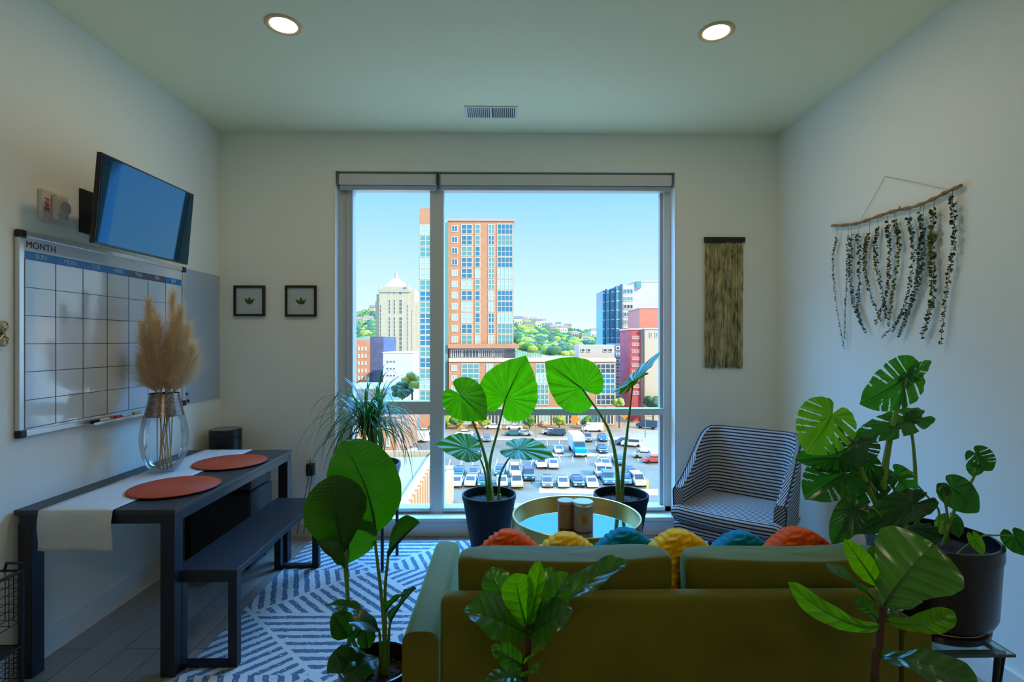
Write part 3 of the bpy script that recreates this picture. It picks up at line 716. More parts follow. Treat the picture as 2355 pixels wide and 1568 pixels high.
# ---- two small framed pressed leaves
LF = mat('pressed_leaf', (0.07, 0.09, 0.01), 0.7, var=0.4, vscale=50)
def art(px0, px1, py0, py1, seed, lab):
    a, b2 = P(px0, py0, D - 0.02), P(px1, py1, D - 0.02)
    cx_, cz_ = (a.x + b2.x) / 2, (a.z + b2.z) / 2; h = (b2.x - a.x) / 2
    t = thing('picture_frame', lab, 'picture', (cx_, D, cz_), group='small black picture frames')
    q = 0.016; f = MB(); y0 = D - 0.022
    f.box(cx_ - h, cx_ + h, y0, D - 0.0005, cz_ + h - q, cz_ + h).box(cx_ - h, cx_ + h, y0, D - 0.0005, cz_ - h, cz_ - h + q).box(cx_ - h, cx_ - h + q, y0, D - 0.0005, cz_ - h + q, cz_ + h - q).box(cx_ + h - q, cx_ + h, y0, D - 0.0005, cz_ - h + q, cz_ + h - q)
    f.build('frame', BLACK, t)
    MB().box(cx_ - h + q, cx_ + h - q, D - 0.010, D - 0.001, cz_ - h + q, cz_ + h - q).build('backing_card', mat('grey_card', (0.50, 0.56, 0.55), 0.8, var=0.06, vscale=15), t)
    g = MB(); rnd = random.Random(seed)
    for an, ln in ((95, .048), (135, .05), (45, .05), (165, .026), (15, .03)):
        an = R(an + rnd.uniform(-10, 10)); c0 = Vector((cx_, D - 0.0115, cz_ - 0.018)); dv = Vector((math.cos(an), 0, math.sin(an))); sd = Vector((-dv.z, 0, dv.x))
        vs = [c0]; fs = []
        for i in range(1, 7):
            f_ = i / 7; w_ = ln * 0.17 * math.sin(PI * f_ ** 0.9) + 0.001
            yy = Vector((0, -0.003 * f_, 0))
            vs += [c0 + dv * ln * f_ + sd * w_ + yy, c0 + dv * ln * f_ - sd * w_ + yy]
        vs.append(c0 + dv * ln + Vector((0, -0.003, 0)))
        fs = [(0, 1, 2)] + [(2 * i - 1, 2 * i + 1, 2 * i + 2, 2 * i) for i in range(1, 6)] + [(11, 13, 12)]
        g.add(vs, fs)
    g.tube([(cx_, D - 0.012, cz_ - 0.018), (cx_ + 0.004, D - 0.012, cz_ - 0.032)], 0.0015, 6)
    o = g.build('pressed_leaf', LF, t); md = o.modifiers.new('s', 'SOLIDIFY'); md.thickness = 0.0008
art(537, 608, 657, 726, 3, 'small square black frame with a pressed leaf, nearer the room corner')
art(655, 727, 657, 727, 8, 'small square black frame with a pressed leaf, nearer the window')

# ---- socket, adapter and cable on the window wall
q = P(714, 1076, D - 0.03)
t = thing('power_socket', 'white power socket plate low on the wall left of the window', 'socket', (q.x, D, q.z))
MB().rbox(q.x - 0.036, q.x + 0.036, D - 0.006, D, q.z - 0.058, q.z + 0.058, 0.002, 2).build('plate', WHITEPL, t)
MB().box(q.x - 0.017, q.x + 0.017, D - 0.009, D - 0.006, q.z - 0.045, q.z + 0.045).build('outlet', TRIM, t)
t = thing('power_adapter', 'black plug-in power adapter with hanging cables on the wall by the window', 'power adapter', (q.x, D - 0.01, q.z - 0.03))
MB().rbox(q.x - 0.028, q.x + 0.028, D - 0.055, D - 0.009, q.z - 0.055, q.z + 0.035, 0.008, 2).build('body', BLKPLAST, t)
for k, (dx, ex) in enumerate(((-0.012, -0.10), (0.012, -0.05))):
    MB().tube(bez([(q.x + dx, D - 0.03, q.z - 0.05), (q.x + dx - 0.01, D - 0.035, q.z - 0.12), (q.x + ex * 0.6, D - 0.03, q.z - 0.3), (q.x + ex, D - 0.03, 0.03)], 14), 0.0025, 6).build('cable', BLKPLAST, t, smooth='auto')
MB().tube(bez([(q.x, D - 0.04, q.z + 0.03), (q.x + 0.005, D - 0.045, q.z + 0.055), (q.x - 0.002, D - 0.04, q.z + 0.075)], 6), 0.0025, 6).build('cable', BLKPLAST, t, smooth='auto')

# ================================================================== RUG
RX0, RX1 = -1.42, 1.55
def slab(): return MB().box(RX0, RX1, 1.35, 3.80, 0.0, 0.010)
o = slab().build('area_rug', rug_mat(), bevel=0.003); tag(o, 'white and blue geometric line patterned area rug on the wooden floor', 'rug')
# the bench and table feet stand on the rug edge

# ================================================================== SOFA
SX0, SX1 = -0.296, 1.254
SY0 = 1.50
VEL = mat('olive_velvet', (0.125, 0.115, 0.004), 0.7, sheen=1.0, var=0.12, vscale=6, bump=0.15, bscale=300, spec=0.3)
VEL.node_tree.nodes['Principled BSDF'].inputs['Sheen Tint'].default_value = (0.50, 1.0, 0.62, 1)
VEL.node_tree.nodes['Principled BSDF'].inputs['Sheen Weight'].default_value = 0.55
sofa = thing('sofa', 'olive green velvet two seat sofa seen from behind, facing the window', 'sofa', ((SX0 + SX1) / 2, SY0 + 0.4, 0))
bxa, bxb = SX0 + 0.108, SX1 - 0.085
zbk = P(1300, 1374, SY0).z
MB().rbox(bxa, bxb, SY0, SY0 + 0.065, 0.12, zbk, 0.024, 4).build('back_frame', VEL, sofa, smooth='auto')
def arm_(x0, x1, nm='arm'):
    # side profile in y,z, rounded top across x
    m = MB(); n = 14; ys = [SY0 + 0.0 + (0.70) * i / 12 for i in range(13)] + [SY0 + .712, SY0 + .719, SY0 + .722]
    zr, zf = P(930, 1452, SY0).z, P(1010, 1246, SY0 + 0.70).z
    rows = []
    for i, y in enumerate(ys):
        f = min(1, i / 12); zt = zr + (zf - zr) * f - (0, .004, .011, .02)[max(0, i - 12)]; w_ = (x1 - x0) / 2; cx_ = (x0 + x1) / 2
        rk = (1, .96, .86, .68)[max(0, i - 12)]
        e = 0.0
        
        ring = [(cx_ - w_ * rk, y, 0.12)]
        for k in range(n + 1):
            a_ = PI - PI * k / n
            ring.append((cx_ + w_ * rk * math.copysign(abs(math.cos(a_)) ** 0.6, math.cos(a_)), y, zt - 0.045 + 0.045 * abs(math.sin(a_)) ** 0.7))
        ring.append((cx_ + w_ * rk, y, 0.12)); rows.append(ring)
    # rounded front
    b = len(m.v); k = len(rows[0])
    for r_ in rows: m.v += [Vector(v) for v in r_]
    for i in range(len(rows) - 1):
        for j in range(k - 1): m.f.append([b + i * k + j, b + i * k + j + 1, b + (i + 1) * k + j + 1, b + (i + 1) * k + j]); m.m.append(0)
    m.f.append([b + j for j in range(k)]); m.m.append(0); m.f.append([b + (len(rows) - 1) * k + j for j in range(k)][::-1]); m.m.append(0)
    o = m.build(nm, VEL, sofa, smooth='auto'); return o
arm_(SX0, SX0 + 0.106); arm_(SX1 - 0.083, SX1)
MB().rbox(SX0 + 0.108, SX1 - 0.085, SY0 + 0.067, SY0 + 0.72, 0.12, 0.27, 0.02, 2).build('seat_base', VEL, sofa, smooth='auto')
mid_ = (bxa + bxb) / 2
for (x0, x1) in ((bxa + 0.004, mid_ - 0.002), (mid_ + 0.002, bxb - 0.004)):
    MB().rbox(x0, x1, SY0 + 0.070, SY0 + 0.74, 0.275, 0.40, 0.035, 4).build('seat_cushion', VEL, sofa, smooth='auto')
def back_cushion(pxa, pxb, pyt, nm='back_cushion'):
    yc = SY0 + 0.140; a = P(pxa, pyt + 4, yc + .02); b2 = P(pxb, pyt + 4, yc + .02); z1 = a.z; z0 = 0.405
    m = MB()
    def fn(p):
        kx = p.x / ((b2.x - a.x) / 2); kz = p.z / ((z1 - z0) / 2)
        p.z += 0.008 * kx * kx * (kz > 0) * kz; p.x -= 0.006 * (1 - kz * kz) * (1 if kx > 0 else -1)
        p += Vector((0, 1, 0)) * noise.noise(p * 9) * 0.006 + Vector((0, 0, 1)) * noise.noise(p * 6 + Vector((3, 1, 2))) * 0.006
        return p
    m.sq(((a.x + b2.x) / 2, yc, (z0 + z1) / 2), (b2.x - a.x) / 2, 0.070, (z1 - z0) / 2, 0.12, 0.55, 120, 60, fn)
    # piping-like pinched ears at the top corners
    m.build(nm, VEL, sofa, smooth=True, weld=True)
back_cushion(1053, 1539, 1262); back_cushion(1562, 2040, 1262)
for (x, y) in ((SX0 + .05, SY0 + .05), (SX1 - .05, SY0 + .05), (SX0 + .05, SY0 + .66), (SX1 - .05, SY0 + .66)):
    MB().tube([(x, y, 0.011), (x, y, 0.12)], [0.016, 0.024], 14).build('leg', BLACK, sofa, smooth='auto')

# ---- six braided pillows in a row on the seat
def pillow_mesh():
    m = MB(); h = 0.158
    def fn(p):
        kx, kz = p.x / h, p.z / h
        d = max(abs(kx), abs(kz))
        th = math.copysign(1, p.y)
        col = (p.x / 0.036) % 1.0; br_ = abs(col - 0.5) * 2
        w_ = math.sin((p.z + 0.5 * 0.036 * br_ * 1.6) * 2 * PI / 0.030)
        p.y += th * (0.010 * (1 - br_ ** 2) + 0.0055 * w_) * max(0, 1 - d ** 6) + 0.0
        p.x *= 1 + 0.02 * w_ * (d > .8); p.z *= 1 + 0.015 * math.sin(kx * 40) * (d > .8)
        return p
    m.sq((0, 0, 0), h, h, 0.065, 0.55, 0.70, 200, 90, None)
    # the superellipsoid was built lying flat: swap so thickness runs along y
    m.v = [fn(Vector((v.x, v.z, v.y))) for v in m.v]
    # rotate the square on to one corner
    M = Matrix.Rotation(R(45), 3, 'Y'); m.v = [M @ v for v in m.v]
    return m
pm_ = pillow_mesh()
PC = {'orange': mat('orange_braided_wool', (0.75, 0.09, 0.004), 0.85, var=0.15, vscale=30), 'yellow': mat('yellow_braided_wool', (0.85, 0.46, 0.01), 0.85, var=0.15, vscale=30), 'teal': mat('teal_braided_wool', (0.0, 0.18, 0.28), 0.85, var=0.15, vscale=30)}
for k_, m_ in PC.items():
    b = m_.node_tree.nodes['Principled BSDF']; b.inputs['Specular IOR Level'].default_value = 0.2
labs = ['orange braided wool pillow next to the left arm of the olive sofa', 'yellow braided wool pillow between an orange and a teal pillow, below the tray table',
        'teal braided wool pillow right of the candle jars, between two yellow pillows', 'yellow braided wool pillow showing in the gap between the sofa back cushions',
        'teal braided wool pillow in front of the striped armchair', 'orange braided wool pillow at the right end of the sofa, next to the monstera']
pil = [(1172, 1217, 'orange'), (1306, 1224, 'yellow'), (1441, 1214, 'teal'), (1568, 1217, 'yellow'), (1709, 1221, 'teal'), (1843, 1212, 'orange')]
base_me = {}
for i, (px, py, c_) in enumerate(pil):
    Y = SY0 + 0.300 if i % 2 == 1 else SY0 + 0.420
    tp = P(px, py, Y); half = 0.183
    t = thing('braided_pillow', labs[i], 'pillow', (tp.x, Y, tp.z - half), group='braided wool pillows along the sofa')
    if c_ not in base_me:
        o = pm_.build('cover', PC[c_], t, smooth=True, local=True); base_me[c_] = o.data
    else:
        o = bpy.data.objects.new('cover', base_me[c_]); link(o); o.parent = t
    t.rotation_euler = (R(-6), R(random.uniform(-4, 4)), 0)

# ================================================================== ROUND TRAY TABLE
tc_ = P(1325, 1187, 3.05); TX, TY = tc_.x, 3.05; TR = 0.378; TT = 0.45
t = thing('coffee_table', 'round gold rimmed coffee table with a mirror top before the window', 'coffee table', (TX, TY, 0))
MB().lathe([(TR - 0.012, TT - 0.058), (TR - 0.012, TT - 0.002), (TR - 0.009, TT), (TR - 0.003, TT), (TR, TT - 0.003), (TR, TT - 0.075), (TR - 0.03, TT - 0.078), (0, TT - 0.078)], (TX, TY, 0), 96).build('tray_rim', GOLD, t, smooth='auto')
MB().disc((TX, TY, TT - 0.055), TR - 0.011, 96).build('mirror_top', mat('mirror', (0.90, 0.94, 0.95), 0.015, metal=1.0), t)
for i in range(3):
    a_ = R(90 + 120 * i); c0, s0 = math.cos(a_), math.sin(a_)
    MB().tube([(TX + .30 * c0, TY + .30 * s0, TT - 0.078), (TX + .33 * c0, TY + .33 * s0, 0.018)], 0.011, 12).build('leg', GOLD, t, smooth='auto')
MB().tube([(TX + .322 * math.cos(a_), TY + .322 * math.sin(a_), 0.12) for a_ in [2 * PI * i / 60 for i in range(61)]], 0.006, 8).build('lower_ring', GOLD, t, smooth='auto')
MZ = TT - 0.055
def jar(px, pyb, r, h, body, lid, lab, label=False):
    c = PZ(px, pyb, MZ)
    t = thing('candle_jar', lab, 'candle', (c.x, c.y, MZ))
    MB().lathe([(0, 0.0005), (r - 0.004, 0.0005), (r, 0.005), (r, h - 0.03), (r - 0.002, h - 0.024), (r - 0.006, h - 0.022)], (c.x, c.y, MZ), 40).build('glass', body, t, smooth='auto')
    MB().lathe([(0, h - 0.02), (r + 0.002, h - 0.02), (r + 0.003, h - 0.016), (r + 0.003, h - 0.004), (r, h), (0, h)], (c.x, c.y, MZ), 40).build('lid', lid, t, smooth='auto')
    if label:
        m = MB(); w0, w1 = -PI / 2 - 0.62, -PI / 2 + 0.62; vs = []
        for i in range(13):
            a_ = w0 + (w1 - w0) * i / 12
            for z in (h * 0.28, h * 0.62): vs.append((c.x + (r + 0.001) * math.cos(a_), c.y + (r + 0.001) * math.sin(a_), MZ + z))
        m.add(vs, [(2 * i, 2 * i + 2, 2 * i + 3, 2 * i + 1) for i in range(12)])
        m.build('label', mat('gold_foil_label', (0.42, 0.22, 0.04), 0.4, metal=0.2), t)
        m = MB()
        for zz in (0.36, 0.43, 0.50):
            vs = []
            for i in range(9):
                a_ = -PI / 2 - .3 + .6 * i / 8
                for z in (h * zz, h * zz + 0.003): vs.append((c.x + (r + 0.0016) * math.cos(a_), c.y + (r + 0.0016) * math.sin(a_), MZ + z))
            m.add(vs, [(2 * i, 2 * i + 2, 2 * i + 3, 2 * i + 1) for i in range(8)])
        m.build('label_print', mat('label_brown', (0.16, 0.07, 0.015), 0.5), t)
    return t
jar(1301, 1212, 0.046, 0.158, mat('amber_candle_glass', (0.36, 0.20, 0.08), 0.25), mat('pale_wood_lid', (0.42, 0.36, 0.32), 0.4), 'slimmer amber candle jar with a pale lid on the mirror table')
jar(1341, 1218, 0.056, 0.165, mat('frosted_candle_glass', (0.34, 0.29, 0.25), 0.3), mat('silver_lid', (0.55, 0.58, 0.58), 0.25, metal=0.3), 'wider frosted candle jar with a gold label on the mirror table', True)

# ================================================================== STRIPED ARMCHAIR
ch = thing('armchair', 'black and white striped armchair in the corner right of the window', 'armchair', (1.50, 3.29, 0), R(-39.5))
STR = stripes_mat('ticking_stripe_fabric', (0.44, 0.44, 0.45), (0.012, 0.013, 0.018), 0.0205, 0.58)
PIPE = mat('black_piping', (0.012, 0.013, 0.02), 0.6)
def shell():
    m = MB(); W2 = 0.315
    path = []       # plan path of the outer line: right front -> back -> left front
    for i in range(9): path.append((W2 - 0.0, -0.27 + 0.40 * i / 8))
    for i in range(1, 8):
        a_ = i / 8 * PI / 2; path.append((W2 - 0.13 + 0.13 * math.cos(a_), 0.13 + 0.13 * math.sin(a_)))
    for i in range(11): path.append((W2 - 0.13 - (2 * W2 - 0.26) * i / 10, 0.26))
    for i in range(1, 8):
        a_ = PI / 2 + i / 8 * PI / 2; path.append((-W2 + 0.13 + 0.13 * math.cos(a_), 0.13 + 0.13 * math.sin(a_)))
    for i in range(9): path.append((-W2, 0.13 - 0.40 * i / 8))
    path = [Vector((x, y, 0)) for x, y in path]; n = len(path); s = [0]
    for i in range(1, n): s.append(s[-1] + (path[i] - path[i - 1]).length)
    z0 = 0.27; nz = 18
    outer, inner, uo, ui = [], [], [], []
    for i, p in enumerate(path):
        t_ = (path[min(n - 1, i + 1)] - path[max(0, i - 1)]).normalized(); nin = Vector((-t_.y, t_.x, 0))   # inward
        if nin.dot(-p + Vector((0, 0, 0))) < 0: nin = -nin
        y = p.y
        f = (y + 0.27) / 0.53                     # 0 front .. 1 back
        q_ = max(0, min(1, (f - .06) / .86)); hz = 0.555 + 0.305 * (q_ ** 1.35) * (1.0 + .35 * q_ * (1 - q_))
        if f < .05: hz -= 0.012 * (1 - f / .05)
        hz = min(hz, 0.86)
        for j in range(nz + 1):
            g = j / nz; z = z0 + (hz - z0) * g
            lean = 0.11 * max(0, (z - 0.42)) / 0.44 * (f ** 2) * (1 if f > .3 else 0)
            flare = 0.02 * g
            thick = 0.075 * (1 - 0.35 * g ** 3) if f > .5 else 0.065
            q = p - nin * flare * 0.6 + Vector((0, lean, 0))
            if z < 0.34: q = q + nin * 0.01
            rr = 0.0
            if j >= nz - 1: rr = 0.012 if j == nz else 0.003
            outer.append(q + Vector((0, 0, z)) + nin * rr); uo.append((s[i], z))
            inner.append(q + nin * (thick - rr) + Vector((0, 0, z))); ui.append((s[i], z + 0.070))
    k = nz + 1; b = len(m.v)
    m.add(outer + inner, [], 0); NO = n * k
    for q, u in enumerate(uo + ui): m.uv[b + q] = u
    for i in range(n - 1):
        for j in range(nz):
            m.f.append([i * k + j, (i + 1) * k + j, (i + 1) * k + j + 1, i * k + j + 1]); m.m.append(0)
            m.f.append([NO + i * k + j, NO + i * k + j + 1, NO + (i + 1) * k + j + 1, NO + (i + 1) * k + j]); m.m.append(0)
        m.f.append([i * k + nz, (i + 1) * k + nz, NO + (i + 1) * k + nz, NO + i * k + nz]); m.m.append(0)
        m.f.append([i * k, NO + i * k, NO + (i + 1) * k, (i + 1) * k]); m.m.append(0)
    for i in (0, n - 1):
        for j in range(nz): m.f.append([i * k + j, i * k + j + 1, NO + i * k + j + 1, NO + i * k + j]); m.m.append(0)
    rim = [outer[i * k + nz] + Vector((0, 0, 0.001)) for i in range(n)]
    fr1 = [outer[j] for j in range(nz + 1)]; fr2 = [outer[(n - 1) * k + j] for j in range(nz + 1)]
    return m, rim, fr1, fr2
m, rim, fr1, fr2 = shell()
m.build('back_and_arms', STR, ch, smooth='auto', local=True)
MB().tube(rim, 0.004, 6).tube(fr1, 0.004, 6).tube(fr2, 0.004, 6).build('piping', PIPE, ch, smooth='auto', local=True)
def seat_slab(x0, x1, y0, y1, z0, z1, bow, nm, ny=22, r=0.035):
    m = MB(); prof = []
    # profile loop in y,z starting bottom front going up and over to the back
    for a_ in range(0, 5): prof.append((y0 + r - r * math.sin(a_ / 4 * PI / 2), z0 + r - r * math.cos(a_ / 4 * PI / 2)))
    for a_ in range(0, 7): prof.append((y0 + r - r * math.cos(a_ / 6 * PI / 2), z1 - r + r * math.sin(a_ / 6 * PI / 2)))
    for i in range(1, ny): prof.append((y0 + r + (y1 - y0 - r) * i / (ny - 1), z1 + 0.008 * math.sin(PI * i / ny)))
    s_ = [0]
    for i in range(1, len(prof)): s_.append(s_[-1] + math.dist(prof[i], prof[i - 1]))
    nx = 16; b = 0; vs = []; uv = []
    for k in range(nx + 1):
        f = k / nx; x = x0 + (x1 - x0) * f; bo = bow * (1 - (2 * f - 1) ** 2)
        ez = -0.012 if k in (0, nx) else 0
        for i, (y, z) in enumerate(prof):
            wgt = max(0, 1 - (y - y0) / 0.25)
            vs.append((x, y - bo * wgt, z + (ez if z > (z0 + z1) / 2 else -ez))); uv.append((x, s_[i] + 0.004))
    kk = len(prof); fs = []
    for k in range(nx):
        for i in range(kk - 1): fs.append((k * kk + i, (k + 1) * kk + i, (k + 1) * kk + i + 1, k * kk + i + 1))
    for k in (0, nx): fs.append([k * kk + i for i in range(kk)])
    fs.append([k * kk for k in range(nx + 1)] + [k * kk + kk - 1 for k in range(nx, -1, -1)])
    m.add(vs, fs, 0, uv); return m.build(nm, STR, ch, smooth='auto', local=True)
seat_slab(-0.315, 0.315, -0.33, 0.17, 0.35, 0.44, 0.03, 'seat_cushion')
seat_slab(-0.31, 0.31, -0.30, 0.25, 0.255, 0.348, 0.02, 'seat_base')
for (x, y) in ((-.27, -.26), (.27, -.26), (-.24, .20), (.24, .20)):
    MB().tube([(x * 1.04, y * 1.04, 0.0), (x, y, 0.258)], [0.012, 0.022], 14).build('leg', BLACK, ch, smooth='auto', local=True)

# ================================================================== MACRAME HANGING ON THE WINDOW WALL
a, b2 = P(1620, 552, D - 0.015), P(1713, 552, D - 0.015); zb0 = P(1660, 840, D - 0.015).z
t = thing('fringe_wall_hanging', 'narrow beige yarn fringe hanging from a black bar beside the window', 'wall hanging', ((a.x + b2.x) / 2, D, a.z))
MB().rbox(a.x, b2.x, D - 0.024, D - 0.002, a.z - 0.018, a.z + 0.022, 0.002, 2).build('hanging_bar', BLACK, t)
YARN = mat('beige_yarn', (0.36, 0.31, 0.12), 0.9, var=0.6, vscale=30, stretch=(1, 1, 0.35), col2=(0.46, 0.42, 0.2), bump=0.8, bscale=160)
g = MB(); rnd = random.Random(4)
for i in range(46):
    x = a.x + 0.008 + (b2.x - a.x - 0.024) * i / 45 + rnd.uniform(-.002, .002); yy = D - 0.012 + rnd.uniform(-.006, .006)
    x1 = x - 0.004; pts = [(x + (x1 - x) * f + rnd.uniform(-.0022, .0022), yy + rnd.uniform(-.003, .003), a.z - 0.016 + (zb0 + rnd.uniform(-.012, .008) - a.z) * f) for f in [j / 26 for j in range(27)]]
    g.tube(pts, [0.0034 * rnd.uniform(.6, 1.5) for _ in pts], 5)
g.build('yarn_fringe', YARN, t, smooth=True)

# ================================================================== EUCALYPTUS HANGING ON THE RIGHT WALL
def E(cx_, cy_, off=0.02): return PX(1860 + cx_ / 3.5625, 380 + cy_ / 3.5625, XR - off)
WOODB = mat('driftwood_branch', (0.30, 0.19, 0.10), 0.8, var=0.4, vscale=40, bump=0.5, bscale=90)
EUC = mat('dried_eucalyptus_leaf', (0.045, 0.060, 0.022), 0.75, var=0.5, vscale=50); EUC2 = mat('olive_eucalyptus_leaf', (0.10, 0.11, 0.012), 0.7, var=0.4, vscale=50)
EUC3 = mat('grey_green_eucalyptus_leaf', (0.07, 0.11, 0.085), 0.75, var=0.4, vscale=50)
br_ = [E(190, 495), E(300, 490), E(420, 470), E(560, 420), E(700, 375), E(860, 340), E(1000, 285), E(1130, 220), E(1250, 165)]
t = thing('eucalyptus_wall_hanging', 'dried eucalyptus strands hanging from a wooden branch on the right wall', 'wall hanging', br_[4])
bp_ = bez(br_, 40); rnd = random.Random(9)
m = MB().tube(bp_, [0.0085 + 0.0025 * math.sin(i * 1.7) * (0 < i < len(bp_) - 1) for i in range(len(bp_))], 8)
m.tube([E(740, 370), E(745, 335)], [0.006, 0.003], 6)
m.build('branch', WOODB, t, smooth=True)
MB().tube([E(420, 460, .012), E(625, 90, .004)], 0.0012, 5).tube([E(625, 90, .004), E(1160, 200, .012)], 0.0012, 5).build('cord', mat('twine', (0.45, 0.36, 0.2), 0.9), t)
strs = [[(230, 590), (200, 800), (230, 1150), (290, 1500)], [(325, 570), (315, 900), (300, 1200), (295, 1430)], [(350, 570), (345, 900), (380, 1170), (470, 1370)],
        [(405, 550), (420, 900), (405, 1150), (435, 1310)], [(495, 550), (460, 750), (490, 1000), (600, 1280)], [(568, 500), (550, 750), (605, 1050), (640, 1260)],
        [(650, 470), (665, 750), (640, 1050), (545, 1305)], [(705, 440), (742, 650), (695, 1010), (655, 1320)], [(825, 420), (862, 700), (810, 1080), (690, 1360)],
        [(910, 395), (950, 680), (860, 1100), (600, 1415)], [(930, 560), (900, 880), (820, 1190), (740, 1410)], [(1025, 350), (1015, 750), (1015, 1090), (925, 1420)], [(1175, 275), (1195, 600), (1130, 1040), (1080, 1470)]]
for i, st_ in enumerate(strs):
    pth = bez([E(x, y, 0.022) for x, y in st_], 40); g = MB()
    # tie from branch
    topp = min(bp_, key=lambda p: abs(p.y - pth[0].y)); g.tube([topp, pth[0]] + pth[1:], 0.0012, 4)
    size = 0.010 if i in (0, 1) else (0.022 if i == 11 else 0.016)
    n = 210
    for q in range(n):
        f = (q + rnd.random()) / n; k = min(len(pth) - 2, int(f * (len(pth) - 1))); p0 = pth[k].lerp(pth[k + 1], rnd.random())
        th = rnd.uniform(0, 2 * PI); sz = size * rnd.uniform(.5, 1.25) * (1 - 0.45 * f)
        dv = Vector((-abs(math.cos(th)) * 0.7 * rnd.random(), math.sin(th), rnd.uniform(-.7, .4))).normalized()
        sd = dv.cross(Vector((rnd.uniform(-1, 1), rnd.uniform(-.4, .4), rnd.uniform(-1, 1)))).normalized()
        c = p0 + dv * 0.003
        mi = 0
        vs = [c]; vs += [c + dv * sz * u + sd * sz * v for u, v in ((.25, .42), (.7, .5), (1.0, .2), (1.0, -.2), (.7, -.5), (.25, -.42))]
        g.add(vs, [(0, 1, 2, 3), (0, 3, 4), (0, 4, 5, 6)])
    g.build('eucalyptus_strand', [EUC, EUC3, EUC2][0 if i in (0, 1, 5, 6, 12) else (1 if i in (3, 8, 10, 2, 9) else 2)], t)
# ================================================================== PLANTS
CAM = Vector((0, 0, CAMZ)); UP = Vector((0, 0, 1))
def interp(tab, x):
    for (a, b), (c, d) in zip(tab, tab[1:]):
        if x <= c: return b + (d - b) * (x - a) / (c - a + 1e-9)
    return tab[-1][1]
HEART = [(1.0, 0.0), (.86, .13), (.66, .30), (.42, .43), (.15, .50), (-.12, .47), (-.33, .36), (-.44, .20), (-.40, .08), (-.22, .03), (-.03, 0.004)]
ROUNDH = [(1.0, 0.0), (.88, .2), (.68, .40), (.42, .52), (.15, .56), (-.10, .50), (-.28, .36), (-.36, .20), (-.30, .08), (-.15, .03), (-.03, 0.004)]
def polar_tab(sh):
    tb = []
    for u, v in sh: tb.append((math.atan2(v, u) / PI, math.hypot(u, v)))
    tb[-1] = (1.0, tb[-1][1]); return tb
def nh(A, mode):
    A = Vector(A); c = (CAM - A).normalized()
    if isinstance(mode, (tuple, list)): return (c * mode[0] + UP * mode[1] + Vector((1, 0, 0)) * mode[2]).normalized()
    return c
def heart_leaf(parent, m, A, Tp, mode=(1, 0, 0), wf=1.0, sh=HEART, curl=0.15, fold=0.15, rip=0.012, nrip=14, slots=0, seed=0, name='leaf', depth=.62, cup=0.0, nose=0.0):
    A = Vector(A); Tp = Vector(Tp); ax = Tp - A; Ln = ax.length; ax = ax.normalized()
    n = nh(A, mode); n = (n - ax * n.dot(ax)).normalized(); b = ax.cross(n)
    rnd = random.Random(seed); tb = polar_tab(sh)
    na = 60 if not slots else 110; nr = 8 if not slots else 26; g = MB()
    angs = []
    if slots:
        sl = [[(-.16 + .74 * (i + rnd.uniform(.3, .7)) / slots, rnd.uniform(.10, .24), rnd.uniform(.7, 1.25)) for i in range(slots)] for _ in (0, 1)]
    def in_slot(u, v, th):
        for (u0, vs_, kk) in sl[0 if th < 0 else 1]:
            av = abs(v)
            if av > vs_ * (.62 / max(.3, depth)) and abs(u - u0 - (.10 + .75 * max(0, u0 + .1)) * av * 1.2) < (.010 + .050 * (av - vs_)) * kk: return True
        return False
    tot = 2 * na + 1; vs = []; uv = []; uvp = []
    for j in range(nr + 1):
        for i in range(tot):
            th = -1 + i / na; r = interp(tb, abs(th))
            rad = r * (j / nr)
            u = rad * math.cos(th * PI); v = rad * math.sin(th * PI) * wf
            h = -curl * max(0, u) ** 2 - curl * .5 * min(0, u) ** 2 + fold * abs(v) * (1 - .7 * abs(v)) + rip * math.sin(abs(th) * PI * nrip + (1 if th > 0 else 0)) * (j / nr) ** 2 + rip * 0.7 * math.sin(th * 9 + seed) * (j / nr) ** 2
            h += -cup * v * v
            vs.append(A + ax * (u * Ln) + b * (v * Ln) + n * (h * Ln)); uv.append((th * 1.0, j / nr)); uvp.append((u, v / wf, th))
    fs = []
    for j in range(nr):
        for i in range(tot - 1):
            if slots:
                q = [uvp[j * tot + i], uvp[j * tot + i + 1], uvp[(j + 1) * tot + i + 1], uvp[(j + 1) * tot + i]]
                if in_slot(sum(p[0] for p in q) / 4, sum(p[1] for p in q) / 4, q[0][2] + 1e-4): continue
            fs.append((j * tot + i, j * tot + i + 1, (j + 1) * tot + i + 1, (j + 1) * tot + i))
    g.add(vs, fs, 0, uv)
    # midrib and main veins
    mr = [A + ax * (Ln * u) + n * (Ln * (-curl * u * u) - 0.0012) for u in [k / 10 * .97 for k in range(11)]]
    g.tube(mr, [0.010 * Ln * (1.15 - k / 10) + .0006 for k in range(11)], 6)
    for k in range(len(g.v) - 66, len(g.v)): g.uv[k] = (0.0, 0.0)
    return g.build(name, m, parent, smooth=True)

